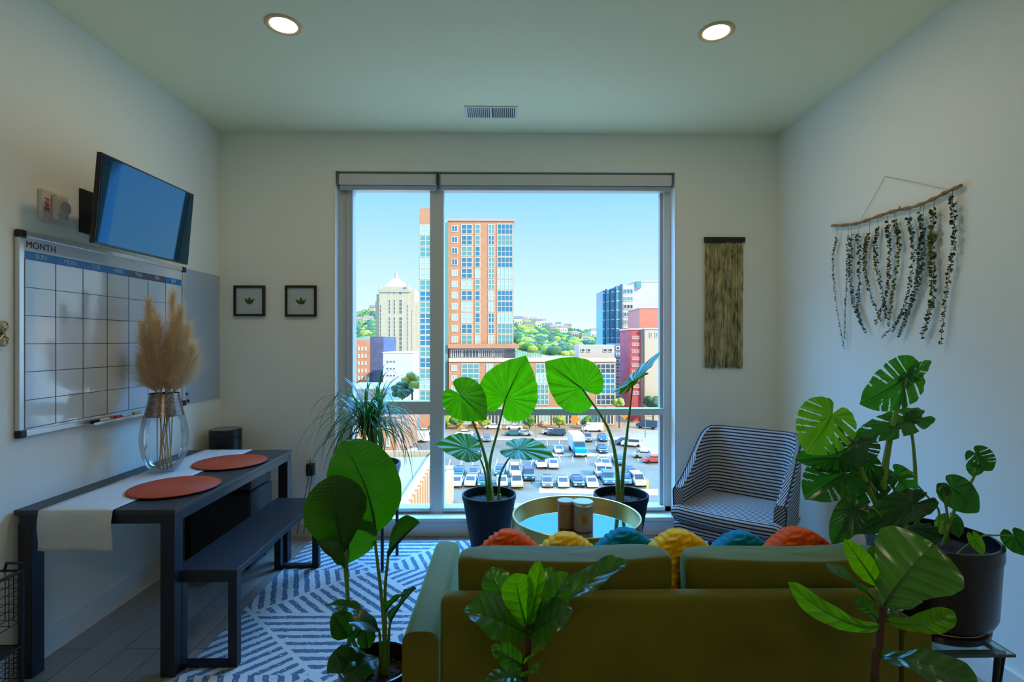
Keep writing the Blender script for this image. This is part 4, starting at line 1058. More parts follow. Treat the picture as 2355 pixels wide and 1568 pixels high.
OVAL = [(0, .05), (.12, .42), (.3, .82), (.48, 1.0), (.65, .95), (.8, .74), (.92, .42), (1.0, .02)]
FIDDLE = [(0, .06), (.08, .34), (.2, .46), (.35, .62), (.52, .88), (.7, 1.0), (.84, .92), (.94, .62), (1.0, .12)]
LANCE = [(0, .05), (.15, .5), (.35, .95), (.5, 1.0), (.7, .78), (.88, .38), (1.0, .02)]
def blade_leaf(parent, m, A, Tp, width, mode=(1, 0, 0), sh=OVAL, arch=0.1, side=0.0, fold=0.2, wave=0.02, nw=5, twist=0.0, seed=0, name='leaf', rib=0.0035):
    A = Vector(A); Tp = Vector(Tp); d = Tp - A; Ln = d.length; ax = d.normalized()
    n = nh(A.lerp(Tp, .5), mode); n = (n - ax * n.dot(ax)).normalized(); b = ax.cross(n)
    ctrl = A.lerp(Tp, 0.5) + n * (arch * Ln * 2) + b * (side * Ln * 2)
    ns, nt_ = 30, 8; vs = []; uv = []; mids = []; g = MB()
    for i in range(ns + 1):
        s = i / ns; p = A * (1 - s) ** 2 + ctrl * 2 * s * (1 - s) + Tp * s * s
        tg = ((ctrl - A) * (1 - s) + (Tp - ctrl) * s).normalized()
        nn_ = (n - tg * n.dot(tg)).normalized(); bb_ = tg.cross(nn_)
        if twist:
            M = Matrix.Rotation(twist * s, 3, tg); nn_ = M @ nn_; bb_ = M @ bb_
        w_ = interp(sh, s) * width / 2; mids.append((p, nn_))
        for k in range(-nt_, nt_ + 1):
            t_ = k / nt_
            h = fold * abs(t_) * w_ * (1 - .35 * abs(t_)) + wave * Ln * math.sin(s * PI * nw + (1.3 if t_ > 0 else 0) + seed) * abs(t_) ** 2
            vs.append(p + bb_ * (w_ * t_ * math.cos(min(1.2, abs(fold) * .5))) + nn_ * h); uv.append((s, t_))
    K = 2 * nt_ + 1; fs = []
    for i in range(ns):
        for k in range(K - 1): fs.append((i * K + k, i * K + k + 1, (i + 1) * K + k + 1, (i + 1) * K + k))
    g.add(vs, fs, 0, uv); nb = len(g.v)
    g.tube([p - q * 0.001 for p, q in mids[::3]], [rib * (1.1 - k / 10) for k in range(len(mids[::3]))], 6)
    for k in range(nb, len(g.v)): g.uv[k] = (0.0, 0.0)
    return g.build(name, m, parent, smooth=True)

def stem(parent, pts, r0, r1, m=None, name='stem', n=16):
    p = bez(pts, n); k = len(p) - 1
    return MB().tube(p, [r0 + (r1 - r0) * i / k for i in range(k + 1)], 10).build(name, m or STEM, parent, smooth='auto')

ALO = leaf_mat('elephant_ear_leaf', (0.02, 0.13, 0.02), (0.085, 0.30, 0.0), 0.58, 0.28, veins=9, polar=True, bstr=0.5, ribs=0.5)
PAR = leaf_mat('bird_of_paradise_leaf', (0.012, 0.07, 0.008), (0.06, 0.33, 0.0), 0.5, 0.25, veins=26, slope=.35, bstr=0.08, ribs=0.06, spec=0.9)
PARD = leaf_mat('dark_bird_of_paradise_leaf', (0.012, 0.07, 0.01), (0.06, 0.20, 0.0), 0.40, 0.25, veins=26, slope=.35, bstr=0.08, ribs=0.06, spec=0.9)
FIG = leaf_mat('fiddle_leaf', (0.018, 0.085, 0.02), (0.16, 0.50, 0.0), 0.42, 0.24, veins=6, slope=.9, under=(0.06, 0.15, 0.01), bstr=0.25, ribs=0.08, spec=1.0)
FIGL = leaf_mat('young_fiddle_leaf', (0.05, 0.17, 0.01), (0.30, 0.75, 0.0), 0.55, 0.3, veins=6, slope=.9, under=(0.12, 0.26, 0.01), bstr=0.25, ribs=0.1)
MON = leaf_mat('monstera_leaf', (0.012, 0.085, 0.02), (0.08, 0.48, 0.01), 0.42, 0.25, veins=5, polar=True, bstr=0.4)
MONL = leaf_mat('young_monstera_leaf', (0.10, 0.28, 0.01), (0.34, 0.80, 0.01), 0.5, 0.32, veins=5, polar=True, bstr=0.4)
MOND = leaf_mat('dark_monstera_leaf', (0.010, 0.065, 0.014), (0.045, 0.30, 0.006), 0.38, 0.25, veins=5, polar=True, bstr=0.4)

POTN = mat('slate_blue_pot_plastic', (0.005, 0.010, 0.013), 0.6, spec=0.25)
POTB = mat('black_ceramic_pot', (0.008, 0.009, 0.011), 0.30, coat=0.2)
def pot(name, lab, c, r, h, rb, m, cat='plant pot', rim=0.010, z0=0.0, soil=0.86, group=None):
    c = Vector(c); t = thing(name, lab, cat, (c.x, c.y, z0), group=group)
    pr = [(0, 0.004), (rb - 0.01, 0.0), (rb, 0.006), (rb + (r - rb) * .5, h * .5), (r - 0.004, h - 0.035), (r, h - 0.034), (r + 0.001, h - 0.003), (r - 0.003, h), (r - 0.009, h), (r - 0.012, h - 0.004), (r - 0.014, h * .8)]
    MB().lathe(pr, (c.x, c.y, z0), 56).build('body', m, t, smooth='auto')
    m_ = MB(); m_.lathe([(r - 0.013, h * soil - .004), (r * .6, h * soil + .004), (r * .3, h * soil + .012), (0, h * soil + 0.014)], (c.x, c.y, z0), 40)
    rnd = random.Random(5)
    for q in range(60):
        a_ = rnd.uniform(0, 2 * PI); rr = rnd.uniform(0, r - .03); m_.ball((c.x + rr * math.cos(a_), c.y + rr * math.sin(a_), z0 + h * soil + .006), .008, .008, .006, 6, 4, jit=.2)
    m_.build('soil', SOIL, t, smooth=True)
    return t

# ---- two elephant ears by the window
Yl, Yr = 3.66, 3.62
rz_ = 0.012
c = P(1125, 1134, Yl); hl = c.z - 0.0
pot('plant_pot', 'slate blue round plant pot by the window, left of the tray table', (c.x, Yl, 0), 0.190, hl, 0.125, POTN, group='slate blue pots by the window')
t = thing('elephant_ear_plant', 'elephant ear plant with four green leaves in the pot left of the tray table', 'plant', (c.x, Yl, hl * .86))
zb = hl * .86 + 0.01
def Q(px, py, Y): return P(px, py, Y)
B0 = lambda px, dy=0: Vector((P(px, 1135, Yl + dy).x, Yl + dy, zb))
stem(t, [B0(1133), Q(1126, 1070, Yl), Q(1146, 985, Yl - .02), Q(1162, 918, Yl - .03)], 0.014, 0.005)
stem(t, [B0(1128, -.02), Q(1122, 1080, Yl - .02), Q(1100, 1000, Yl - .05), Q(1066, 925, Yl - .08)], 0.016, 0.006)
stem(t, [B0(1122, .02), Q(1115, 1085, Yl), Q(1098, 1045, Yl - .03), Q(1078, 1033, Yl - .05)], 0.009, 0.0035)
stem(t, [B0(1147, -.01), Q(1150, 1095, Yl - .04), Q(1168, 1058, Yl - .08), Q(1192, 1033, Yl - .10)], 0.010, 0.004)
for px in (1130, 1148): MB().tube([B0(px, -.02) - UP * .01, B0(px, -.02) + UP * .045], [0.020, 0.013], 12).build('stem_base', STEMY, t, smooth='auto')
heart_leaf(t, ALO, Q(1163, 916, Yl - .03), Q(1206, 820, Yl - .10), (1, .1, -.1), 1.28, curl=.18, fold=-.10, rip=.012, nrip=16, seed=1)
heart_leaf(t, ALO, Q(1058, 908, Yl - .08), Q(1118, 964, Yl - .16), (.75, .7, -.75), 1.15, curl=.10, fold=-.35, rip=.014, nrip=14, seed=2)
heart_leaf(t, ALO, Q(1076, 1031, Yl - .05), Q(1004, 1017, Yl - .12), (.75, .8, 0), 1.10, curl=.12, fold=.10, rip=.015, nrip=12, seed=3)
heart_leaf(t, ALO, Q(1192, 1032, Yl - .10), Q(1274, 1044, Yl - .22), (.55, 1, 0), 0.95, curl=.10, fold=.10, rip=.015, nrip=12, seed=4)
c = P(1428, 1134, Yr); hr_ = c.z
pot('plant_pot', 'slate blue round plant pot by the window, behind the right side of the tray table', (c.x, Yr, 0), 0.190, hr_, 0.125, POTN, group='slate blue pots by the window')
t = thing('elephant_ear_plant', 'elephant ear plant with two long stalks in the pot behind the tray table', 'plant', (c.x, Yr, hr_ * .86))
zb = hr_ * .86 + 0.01
B1 = lambda px, dy=0: Vector((P(px, 1135, Yr + dy).x, Yr + dy, zb))
stem(t, [B1(1422), Q(1417, 1060, Yr), Q(1396, 980, Yr), Q(1340, 895, Yr - .03)], 0.017, 0.006)
stem(t, [B1(1430, .015), Q(1434, 1070, Yr), Q(1444, 980, Yr), Q(1456, 878, Yr - .03)], 0.016, 0.0055)
MB().tube([B1(1426) - UP * .01, B1(1426) + UP * .07], [0.026, 0.020], 14).build('stem_base', STEMY, t, smooth='auto')
heart_leaf(t, ALO, Q(1338, 893, Yr - .03), Q(1258, 832, Yr - .08), (1, .15, 0), 1.22, curl=.16, fold=-.08, rip=.012, nrip=16, seed=5)
heart_leaf(t, ALO, Q(1456, 876, Yr - .03), Q(1407, 900, Yr - .16), (-.10, 1.0, -.75), 1.1, sh=HEART, curl=.06, fold=.05, rip=.02, nrip=12, seed=6)
heart_leaf(t, ALO, Q(1456, 877, Yr - .03), Q(1519, 806, Yr + .05), (.02, 1.0, -.95), .85, sh=HEART, curl=.02, fold=.10, rip=.012, nrip=12, seed=16, name='leaf')

# ---- ponytail palm on a stand, left of the window
pc = P(856, 1064, 3.45)
t0 = thing('plant_stand', 'black metal plant stand holding the palm left of the window', 'plant stand', (pc.x, 3.45, 0))
zst = P(900, 1165, 3.45).z
MB().tube([(pc.x + .17 * math.cos(a_), 3.45 + .17 * math.sin(a_), zst - .008) for a_ in [2 * PI * i / 48 for i in range(49)]], 0.008, 8).build('ring', BLACK, t0, smooth='auto')
MB().bar((pc.x - .17, 3.45, zst - .008), (pc.x + .17, 3.45, zst - .008), 0.012).bar((pc.x, 3.28, zst - .008), (pc.x, 3.62, zst - .008), 0.012).build('cross_bars', BLACK, t0)
for k in range(4):
    a_ = R(35 + 90 * k); MB().bar((pc.x + .176 * math.cos(a_), 3.45 + .176 * math.sin(a_), 0.0115), (pc.x + .176 * math.cos(a_), 3.45 + .176 * math.sin(a_), zst + .05), 0.018).build('leg', BLACK, t0)
hp = pc.z - zst
pot('plant_pot', 'grey blue plant pot on the black stand left of the window', (pc.x, 3.45, 0), 0.185, hp, 0.14, mat('grey_blue_pot', (0.10, 0.15, 0.20), 0.45), z0=zst + .001)
t = thing('ponytail_palm', 'ponytail palm with long thin arching leaves left of the window', 'plant', (pc.x, 3.45, zst + hp * .86))
top = P(848, 985, 3.45)
MB().tube(bez([(pc.x, 3.45, zst + hp * .84), (pc.x + .01, 3.45, (zst + hp * .86 + top.z) / 2), top], 10), [0.05, .04, .034, .03, .028, .026, .025, .024, .024, .024, .022][:11] if len(bez([(0, 0, 0), (1, 1, 1), (2, 2, 2)], 10)) == 11 else 0.03, 12).build('trunk', mat('palm_trunk', (0.12, 0.08, 0.05), 0.9, var=.3, bump=.6), t, smooth='auto')
PONY = leaf_mat('palm_blade', (0.02, 0.10, 0.03), (0.10, 0.38, 0.04), 0.35, 0.30, veins=1, slope=0)
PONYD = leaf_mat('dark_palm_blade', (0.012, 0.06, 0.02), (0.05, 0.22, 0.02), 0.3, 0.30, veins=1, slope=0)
rnd = random.Random(21)
def strap(g, p0, th, up, ln, drop, w):
    out = Vector((math.cos(th), math.sin(th) * .75, 0)); d = (out * math.cos(up) + UP * math.sin(up)).normalized()
    p = Vector(p0); sd = d.cross(UP).normalized() if abs(d.z) < .98 else Vector((1, 0, 0)); pts = []
    n = 14; b = len(g.v); v = d.copy()
    for i in range(n + 1):
        f = i / n; ww = w * (1 - f ** 2.2) * (.55 + .45 * min(1, f * 5)) + .0004
        q = p.copy()
        if q.y > D - .01: q.y = D - .01
        g.v.append(q + sd * ww); g.v.append(q - sd * ww); g.uv[b + 2 * i] = (f, -.5); g.uv[b + 2 * i + 1] = (f, .5)
        v = (v - UP * drop / n * (0.5 + 1.6 * f)).normalized(); p = p + v * (ln / n)
    for i in range(n): g.f.append([b + 2 * i, b + 2 * i + 1, b + 2 * i + 3, b + 2 * i + 2]); g.m.append(0)
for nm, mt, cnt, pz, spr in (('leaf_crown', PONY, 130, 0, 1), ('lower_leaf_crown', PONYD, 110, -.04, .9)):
    g = MB()
    for i in range(cnt):
        th = rnd.uniform(0, 2 * PI)
        cxp = top + Vector((rnd.uniform(-.05, .05), rnd.uniform(-.04, .04), pz + rnd.uniform(-.02, .06)))
        strap(g, cxp, th, rnd.uniform(.25, 1.35), rnd.uniform(.32, .62) * (1.12 if rnd.random() < .2 else 1), rnd.uniform(1.8, 3.9), rnd.uniform(.0035, .008))
    g.build(nm, mt, t, smooth=True)
g = MB(); tp2 = P(873, 925, 3.42)
for i in range(26): strap(g, tp2 + Vector((0, 0, -.06)), rnd.uniform(0, 2 * PI), rnd.uniform(.5, 1.5), rnd.uniform(.18, .33), rnd.uniform(.8, 2.2), .006)
g.build('top_tuft', PONY, t, smooth=True)
stem(t, [top, P(868, 960, 3.43), tp2 - UP * .05], .014, .010, name='branch')

# ---- bird of paradise in the left foreground
Yp = 1.74
pc = P(868, 1540, Yp); hp = P(868, 1527, Yp).z
pot('plant_pot', 'black plant pot on the rug beside the left arm of the sofa', (pc.x, Yp, 0.010), 0.125, hp, 0.10, POTB, z0=0.0102)
t = thing('bird_of_paradise_plant', 'tall bird of paradise plant with big oval leaves left of the sofa', 'plant', (pc.x, Yp, hp * .86))
zb = hp * .86 + .012
def pb(px, py=None): return Vector((P(px, 1540, Yp).x, Yp, zb))
stem(t, [pb(878), Q(884, 1470, Yp), Q(878, 1380, Yp), Q(862, 1240, Yp)], .008, .005)
stem(t, [pb(888), Q(886, 1450, Yp - .02), Q(886, 1350, Yp - .03), Q(893, 1278, Yp - .04)], .0065, .0045)
stem(t, [pb(862), Q(815, 1480, Yp - .02), Q(802, 1400, Yp - .03), Q(795, 1240, Yp - .06)], .0075, .005)
stem(t, [pb(858), Q(808, 1460, Yp - .01), Q(800, 1390, Yp), Q(792, 1300, Yp)], .006, .004)
stem(t, [pb(892), Q(893, 1500, Yp), Q(895, 1450, Yp), Q(899, 1425, Yp)], .006, .004)
stem(t, [pb(872), Q(876, 1500, Yp - .06), Q(872, 1450, Yp - .08)], .006, .004)
stem(t, [pb(856), Q(815, 1510, Yp - .08), Q(800, 1462, Yp - .08)], .006, .004)
def bl(A, T_, w_, mode, m=PAR, **k): return blade_leaf(t, m, A, T_, w_ * Yp / F, mode, **k)
bl(Q(864, 1226, Yp), Q(786, 1014, Yp - .05), 152, (1, 0, 0), sh=[(0, .05), (.1, .5), (.25, .86), (.42, 1), (.62, 1.0), (.8, .82), (.92, .52), (1, .05)], arch=.05, side=.06, fold=.10, wave=.006, seed=1, rib=.004)
bl(Q(793, 1268, Yp - .06), Q(772, 1092, Yp - .13), 132, (1, .1, .1), m=PARD, sh=[(0, .05), (.12, .34), (.3, .70), (.5, .97), (.68, 1), (.84, .8), (.94, .5), (1, .1)], arch=.02, side=-.05, fold=.12, wave=.006, seed=2, rib=.004)
bl(Q(799, 1296, Yp - .01), Q(806, 1175, Yp - .03), 128, (1, 0, 0), sh=OVAL, arch=.02, fold=.15, wave=.01, seed=3)
bl(Q(891, 1279, Yp - .04), Q(966, 1202, Yp - .12), 80, (.55, .8, -.5), m=PARD, sh=LANCE, arch=.0, side=-.08, fold=.9, wave=.01, seed=4)
bl(Q(793, 1304, Yp - .1), Q(727, 1246, Yp - .15), 52, (.5, .8, .4), m=PARD, sh=LANCE, arch=.02, fold=.8, seed=5)
bl(Q(898, 1428, Yp), Q(957, 1352, Yp - .10), 60, (.3, .9, -.3), m=PARD, sh=LANCE, arch=.03, fold=.6, seed=6)
bl(Q(888, 1405, Yp - .03), Q(940, 1362, Yp - .15), 46, (.2, 1, 0), m=PARD, sh=LANCE, arch=.05, fold=.4, seed=7)
bl(Q(845, 1408, Yp - .06), Q(748, 1390, Yp - .06), 34, (.5, .9, 0), sh=LANCE, arch=.06, fold=.3, seed=8)
bl(Q(800, 1466, Yp - .08), Q(765, 1410, Yp - .1), 60, (.9, .3, .3), m=PARD, sh=OVAL, arch=.04, fold=.4, seed=9)
bl(Q(872, 1448, Yp - .08), Q(800, 1430, Yp - .15), 58, (.6, .9, 0), m=PARD, sh=OVAL, arch=.1, fold=.3, seed=10)
bl(Q(845, 1492, Yp - .1), Q(838, 1432, Yp - .12), 40, (.9, .3, 0), m=PARD, sh=OVAL, arch=.04, fold=.5, seed=11)
bl(Q(790, 1500, Yp - .06), Q(836, 1448, Yp - .14), 34, (.8, .6, 0), m=PARD, sh=OVAL, arch=.04, fold=.5, seed=14)
bl(Q(838, 1500, Yp - .1), Q(752, 1548, Yp - .2), 62, (.5, .9, .1), m=PARD, sh=OVAL, arch=.12, fold=.3, seed=12)
bl(Q(866, 1512, Yp - .1), Q(795, 1575, Yp - .22), 60, (.5, .9, .1), m=PARD, sh=OVAL, arch=.14, fold=.35, seed=13)
bl(Q(820, 1545, Yp - .14), Q(770, 1500, Yp - .18), 50, (.8, .6, .1), m=PARD, sh=OVAL, arch=.1, fold=.35, seed=15)

# ---- fiddle leaf fig, centre foreground
def fig_plant(labp, labt, px_pot, Yf, hpot, trunk, rootz):
    c = P(px_pot, 1500, Yf)
    pot('plant_pot', labp, (c.x, Yf, 0), 0.14, hpot, 0.11, POTB, group=None)
    t = thing('fiddle_leaf_fig', labt, 'plant', (c.x, Yf, hpot * .86))
    pts = [Vector((c.x, Yf, hpot * .86))] + trunk
    stem(t, pts, .009, .0065, BARK, 'trunk', 24); return t
Yf = 1.22
t = fig_plant('black plant pot standing behind the sofa under the centre fig', 'fiddle leaf fig in front of the middle of the sofa back', 1212, Yf, .30, [Q(1206, 1568, Yf), Q(1214, 1500, Yf), Q(1213, 1440, Yf)], 0)
def fl(A, T_, w_, mode, m=FIG, Y=Yf, **k):
    k.setdefault('sh', FIDDLE); return blade_leaf(t, m, A, T_, w_ * Y / F, mode, rib=.0028, **k)
ap_ = (1213, 1442)
fl(Q(1213, 1445, Yf + .01), Q(1128, 1306, Yf + .05), 78, (1, .3, 0), arch=.02, side=-.06, fold=.25, wave=.02, seed=1)
fl(Q(1213, 1442, Yf), Q(1186, 1318, Yf - .03), 78, (1, 0, .1), m=FIGL, arch=.0, side=-.03, fold=.12, wave=.01, seed=2)
fl(Q(1214, 1440, Yf - .01), Q(1243, 1289, Yf - .03), 50, (1, 0, -.7), m=FIGL, arch=.0, side=.03, fold=.5, wave=.015, seed=3)
fl(Q(1216, 1440, Yf + .02), Q(1272, 1305, Yf + .06), 52, (.9, .3, -.5), arch=.0, fold=.6, wave=.02, seed=4)
fl(Q(1216, 1446, Yf), Q(1308, 1318, Yf - .02), 72, (.9, .5, -.3), arch=.02, side=.05, fold=.35, wave=.02, seed=5)
fl(Q(1220, 1446, Yf + .02), Q(1440, 1291, Yf + .06), 74, (.45, .9, -.35), arch=.07, side=.02, fold=.55, wave=.022, seed=6)
fl(Q(1212, 1458, Yf), Q(1066, 1404, Yf - .07), 112, (.75, .8, .25), arch=.06, fold=.30, wave=.03, seed=7, sh=OVAL)
fl(Q(1216, 1464, Yf - .01), Q(1316, 1402, Yf - .08), 96, (.8, .7, -.15), arch=.05, fold=.25, wave=.03, seed=8, sh=OVAL)
fl(Q(1208, 1535, Yf), Q(1130, 1486, Yf - .02), 52, (1, .3, 0), arch=.04, fold=.2, wave=.02, seed=9, sh=OVAL)
fl(Q(1211, 1528, Yf), Q(1252, 1492, Yf - .07), 50, (.6, .9, 0), m=FIGL, arch=.08, fold=.25, wave=.02, seed=10, sh=OVAL)
fl(Q(1206, 1565, Yf), Q(1112, 1575, Yf - .06), 52, (.6, .8, 0), arch=.14, fold=.2, wave=.02, seed=11, sh=OVAL)
fl(Q(1209, 1560, Yf), Q(1236, 1548, Yf - .07), 44, (.6, .8, 0), m=FIGL, arch=.14, fold=.2, wave=.02, seed=12, sh=OVAL)

# ---- fiddle leaf fig, right foreground
Yf = 1.12
t = fig_plant('black plant pot behind the sofa under the right-hand fig', 'fiddle leaf fig in front of the right end of the sofa, beside the glass table', 2008, Yf, .30, [Q(2012, 1560, Yf), Q(2022, 1480, Yf), Q(2032, 1395, Yf)], 0)
fl(Q(2030, 1400, Yf + .03), Q(1900, 1303, Yf + .02), 62, (.4, .9, .2), Y=Yf, arch=.06, fold=.25, wave=.025, seed=2)
fl(Q(2030, 1380, Yf + .05), Q(2040, 1250, Yf + .09), 80, (.7, .7, 0), Y=Yf, arch=.02, fold=.2, wave=.03, seed=21)
fl(Q(2022, 1352, Yf + .03), Q(1942, 1238, Yf + .0), 52, (1, .1, 0), m=FIGL, Y=Yf, arch=.03, fold=.15, wave=.02, seed=3, sh=OVAL)
fl(Q(2034, 1392, Yf), Q(2146, 1248, Yf - .02), 178, (1, .05, 0), m=FIGL if False else FIG, Y=Yf, arch=.02, side=-.02, fold=.14, wave=.02, seed=1, sh=[(0, .08), (.1, .30), (.25, .46), (.42, .66), (.6, .92), (.76, 1), (.88, .85), (.96, .5), (1, .1)])
fl(Q(2028, 1440, Yf), Q(1812, 1340, Yf - .05), 52, (.9, .25, 0), m=FIGL, Y=Yf, arch=.03, side=-.10, fold=-.25, wave=.012, seed=5)
fl(Q(2034, 1425, Yf), Q(2192, 1404, Yf - .05), 52, (.8, .4, 0), m=FIGL, Y=Yf, arch=.05, side=.14, fold=-.25, wave=.012, seed=6)
fl(Q(2040, 1418, Yf + .01), Q(2110, 1370, Yf + .05), 46, (.4, .9, 0), Y=Yf, arch=.05, fold=.2, seed=8)
fl(Q(2022, 1430, Yf + .02), Q(1968, 1372, Yf + .05), 44, (.5, .8, 0), Y=Yf, arch=.05, fold=.2, seed=9)
fl(Q(2024, 1510, Yf), Q(2256, 1592, Yf - .12), 96, (.45, .9, 0), Y=Yf, arch=.13, side=.0, fold=.22, wave=.022, seed=7)

# ---- monstera on the glass side table
gz = 0.485
mc = P(2140, 1226, 1.79); MX, MY = mc.x, 1.79; rimz = mc.z
t = thing('side_table', 'small glass topped side table with slim black legs by the right wall', 'side table', (MX, MY, 0))
gx0, gx1, gy0_, gy1_ = 1.30, PZ(2338, 1505, gz).x, PZ(2338, 1505, gz).y, 2.06
MB().rbox(gx0, gx1, gy0_, gy1_, gz - 0.010, gz, 0.002, 2).build('glass_top', mat('green_tint_glass', (0.50, 0.75, 0.70), 0.04, trans=0.9, ior=1.45), t)
for (x, y, sx_, sy_) in ((gx0 + .03, gy0_ + .03, 1, 1), (gx1 - .03, gy0_ + .03, -1, 1), (gx0 + .03, gy1_ - .03, 1, -1), (gx1 - .03, gy1_ - .03, -1, -1)):
    MB().tube([(x, y, gz - .010), (x + sx_ * .035, y + sy_ * .01, 0.0)], [.009, .006], 10).tube([(x - sx_ * .02, y, gz - .012), (x + sx_ * .035, y + sy_ * .012, .02)], .005, 8).build('leg', BLACK, t, smooth='auto')
MB().bar((gx0 + .03, gy0_ + .03, gz - .016), (gx1 - .03, gy0_ + .03, gz - .016), .010).bar((gx0 + .03, gy1_ - .03, gz - .016), (gx1 - .03, gy1_ - .03, gz - .016), .010).bar((gx0 + .03, gy0_ + .03, gz - .016), (gx0 + .03, gy1_ - .03, gz - .016), .010).bar((gx1 - .03, gy0_ + .03, gz - .016), (gx1 - .03, gy1_ - .03, gz - .016), .010).build('top_frame', BLACK, t)
pt_ = thing('plant_pot', 'large black cylindrical plant pot with saucer on the glass side table', 'plant pot', (MX, MY, gz))
rm = 0.192; hm = rimz - gz - .03
z0 = gz + .030
MB().lathe([(0, 0.001), (.150, .001), (.158, .008), (.160, .026), (.152, .030), (0, .030)], (MX, MY, gz), 56).build('saucer', POTB, pt_, smooth='auto')
MB().lathe([(0, 0), (.145, 0), (.168, .02), (.178, .045), (rm - .004, hm - .05), (rm - .004, hm - .046), (rm, hm - .044), (rm, hm - .004), (rm - .004, hm), (rm - .012, hm), (rm - .014, hm - .06)], (MX, MY, z0), 64).build('body', POTB, pt_, smooth='auto')
MB().tube([(MX + .147 * math.cos(a_), MY + .147 * math.sin(a_), z0 + .002) for a_ in [2 * PI * i / 56 for i in range(57)]], 0.0028, 6).build('copper_ring', mat('copper_ring', (0.5, 0.25, 0.08), 0.35, metal=.8), pt_, smooth='auto')
MB().lathe([(rm - .013, hm - .055), (0, hm - .045)], (MX, MY, z0), 40).build('soil', SOIL, pt_)
t = thing('monstera_plant', 'large monstera with split leaves in the black pot by the right wall', 'plant', (MX, MY, z0 + hm - .05))
zb = z0 + hm - .045
def mb_(px, dy=0): return Vector((P(px, 1230, MY + dy).x, MY + dy, zb))
ST2 = mat('monstera_stem', (0.14, 0.28, 0.04), 0.4, var=.3, vscale=10)
stem(t, [mb_(2060), Q(2032, 1140, MY), Q(2048, 1000, MY + .02), Q(2084, 868, MY + .02)], .016, .006, ST2)
stem(t, [mb_(2110), Q(2106, 1120, MY), Q(2102, 1040, MY + .03), Q(2093, 968, MY + .03)], .008, .004, ST2)
stem(t, [mb_(2066, -.02), Q(2010, 1150, MY - .03), Q(1978, 1075, MY - .02), Q(1940, 1000, MY), Q(1918, 962, MY)], .010, .004, ST2)
stem(t, [mb_(2070, .02), Q(2020, 1140, MY), Q(1985, 1090, MY + .02), Q(1950, 1065, MY + .03)], .006, .0035, ST2)
stem(t, [mb_(2066, 0), Q(2010, 1140, MY), Q(1960, 1110, MY), Q(1938, 1100, MY)], .005, .003, ST2)
stem(t, [mb_(2168), Q(2200, 1160, MY), Q(2238, 1100, MY), Q(2246, 1055, MY)], .006, .0035, ST2)
stem(t, [mb_(2180, .02), Q(2178, 1180, MY), Q(2172, 1140, MY), Q(2188, 1125, MY)], .005, .003, ST2)
stem(t, [mb_(2150), Q(2160, 1180, MY), Q(2140, 1150, MY), Q(2105, 1110, MY)], .004, .003, ST2)
stem(t, [mb_(2080, .03), Q(2070, 1170, MY), Q(2055, 1120, MY + .02), Q(2060, 1095, MY)], .006, .003, ST2)
stem(t, [mb_(2190, -.1), Q(2250, 1236, MY - .13), Q(2290, 1231, MY - .12), Q(2332, 1232, MY - .12)], .0035, .0022, ST2)
def ml_(A, T_, mode, wf, m=MON, **k): return heart_leaf(t, m, A, T_, mode, wf, sh=k.pop('sh', ROUNDH), **k)
ml_(Q(2084, 868, MY + .02), Q(1990, 930, MY - .02), (.80, -.45, -.25), .78, m=MOND if False else MON, depth=.75, slots=5, seed=31, curl=.12, fold=.12)
ml_(Q(2086, 868, MY + .02), Q(2145, 830, MY + .03), (.60, -.5, -.25), .50, sh=LANCEH if False else ROUNDH, slots=3, seed=32, curl=.05, fold=.2)
ml_(Q(2092, 966, MY + .03), Q(1962, 1008, MY - .02), (.8, .5, -.1), .40, slots=3, seed=33, curl=.10, fold=.12, depth=.5)
ml_(Q(2092, 964, MY + .03), Q(2118, 942, MY + .04), (.8, .4, 0), .7, seed=34)
ml_(Q(1913, 955, MY), Q(1862, 1038, MY - .06), (1, .15, .3), .98, m=MONL, slots=5, seed=35, curl=.14, fold=-.12)
ml_(Q(1968, 1020, MY - .02), Q(1972, 1066, MY - .10), (1, .5, 0), 1.15, m=MOND, slots=4, seed=36, curl=.2, depth=.45)
ml_(Q(1930, 1052, MY + .02), Q(1832, 1052, MY + .01), (.9, .4, .1), .55, m=MON, slots=4, seed=37, curl=.1)
ml_(Q(1950, 1064, MY + .03), Q(1868, 1072, MY + .02), (.8, .4, 0), .5, m=MOND, slots=3, seed=38, curl=.12)
ml_(Q(1940, 1090, MY + .01), Q(1858, 1132, MY - .06), (.8, .6, .1), .85, m=MON, slots=5, seed=39, curl=.2)
ml_(Q(2004, 1090, MY + .04), Q(1952, 1152, MY), (.9, .4, .2), .9, m=MOND, slots=3, seed=40, curl=.2)
ml_(Q(1998, 1066, MY + .03), Q(2018, 1130, MY), (.9, .4, -.2), .7, m=MOND, slots=2, seed=41, curl=.2)
ml_(Q(2062, 1092, MY), Q(2108, 1150, MY - .04), (.8, .6, .2), .9, m=MON, slots=3, seed=42, curl=.25)
ml_(Q(2058, 1090, MY + .02), Q(2098, 1080, MY - .02), (.5, .9, .2), .8, m=MONL, seed=43, curl=.25)
ml_(Q(2190, 1122, MY), Q(2256, 1178, MY - .04), (1, .4, .1), 1.0, m=MOND, seed=44, curl=.12, fold=-.1)
ml_(Q(2168, 1118, MY), Q(2178, 1142, MY - .02), (1, .4, .1), .95, m=MOND, seed=45, curl=.1, sh=ROUNDH)
ml_(Q(2246, 1044, MY), Q(2284, 1082, MY - .03), (1, .3, .2), 1.15, m=MOND, slots=4, seed=46, curl=.12, depth=.7)
ml_(Q(2243, 1072, MY - .01), Q(2236, 1092, MY - .03), (1, .3, .2), 1.0, m=MON, seed=47)
ml_(Q(2100, 1158, MY - .10), Q(1974, 1212, MY - .16), (.8, .5, .1), .40, m=MOND, seed=48, curl=.16, fold=.15, slots=0, rip=.02)
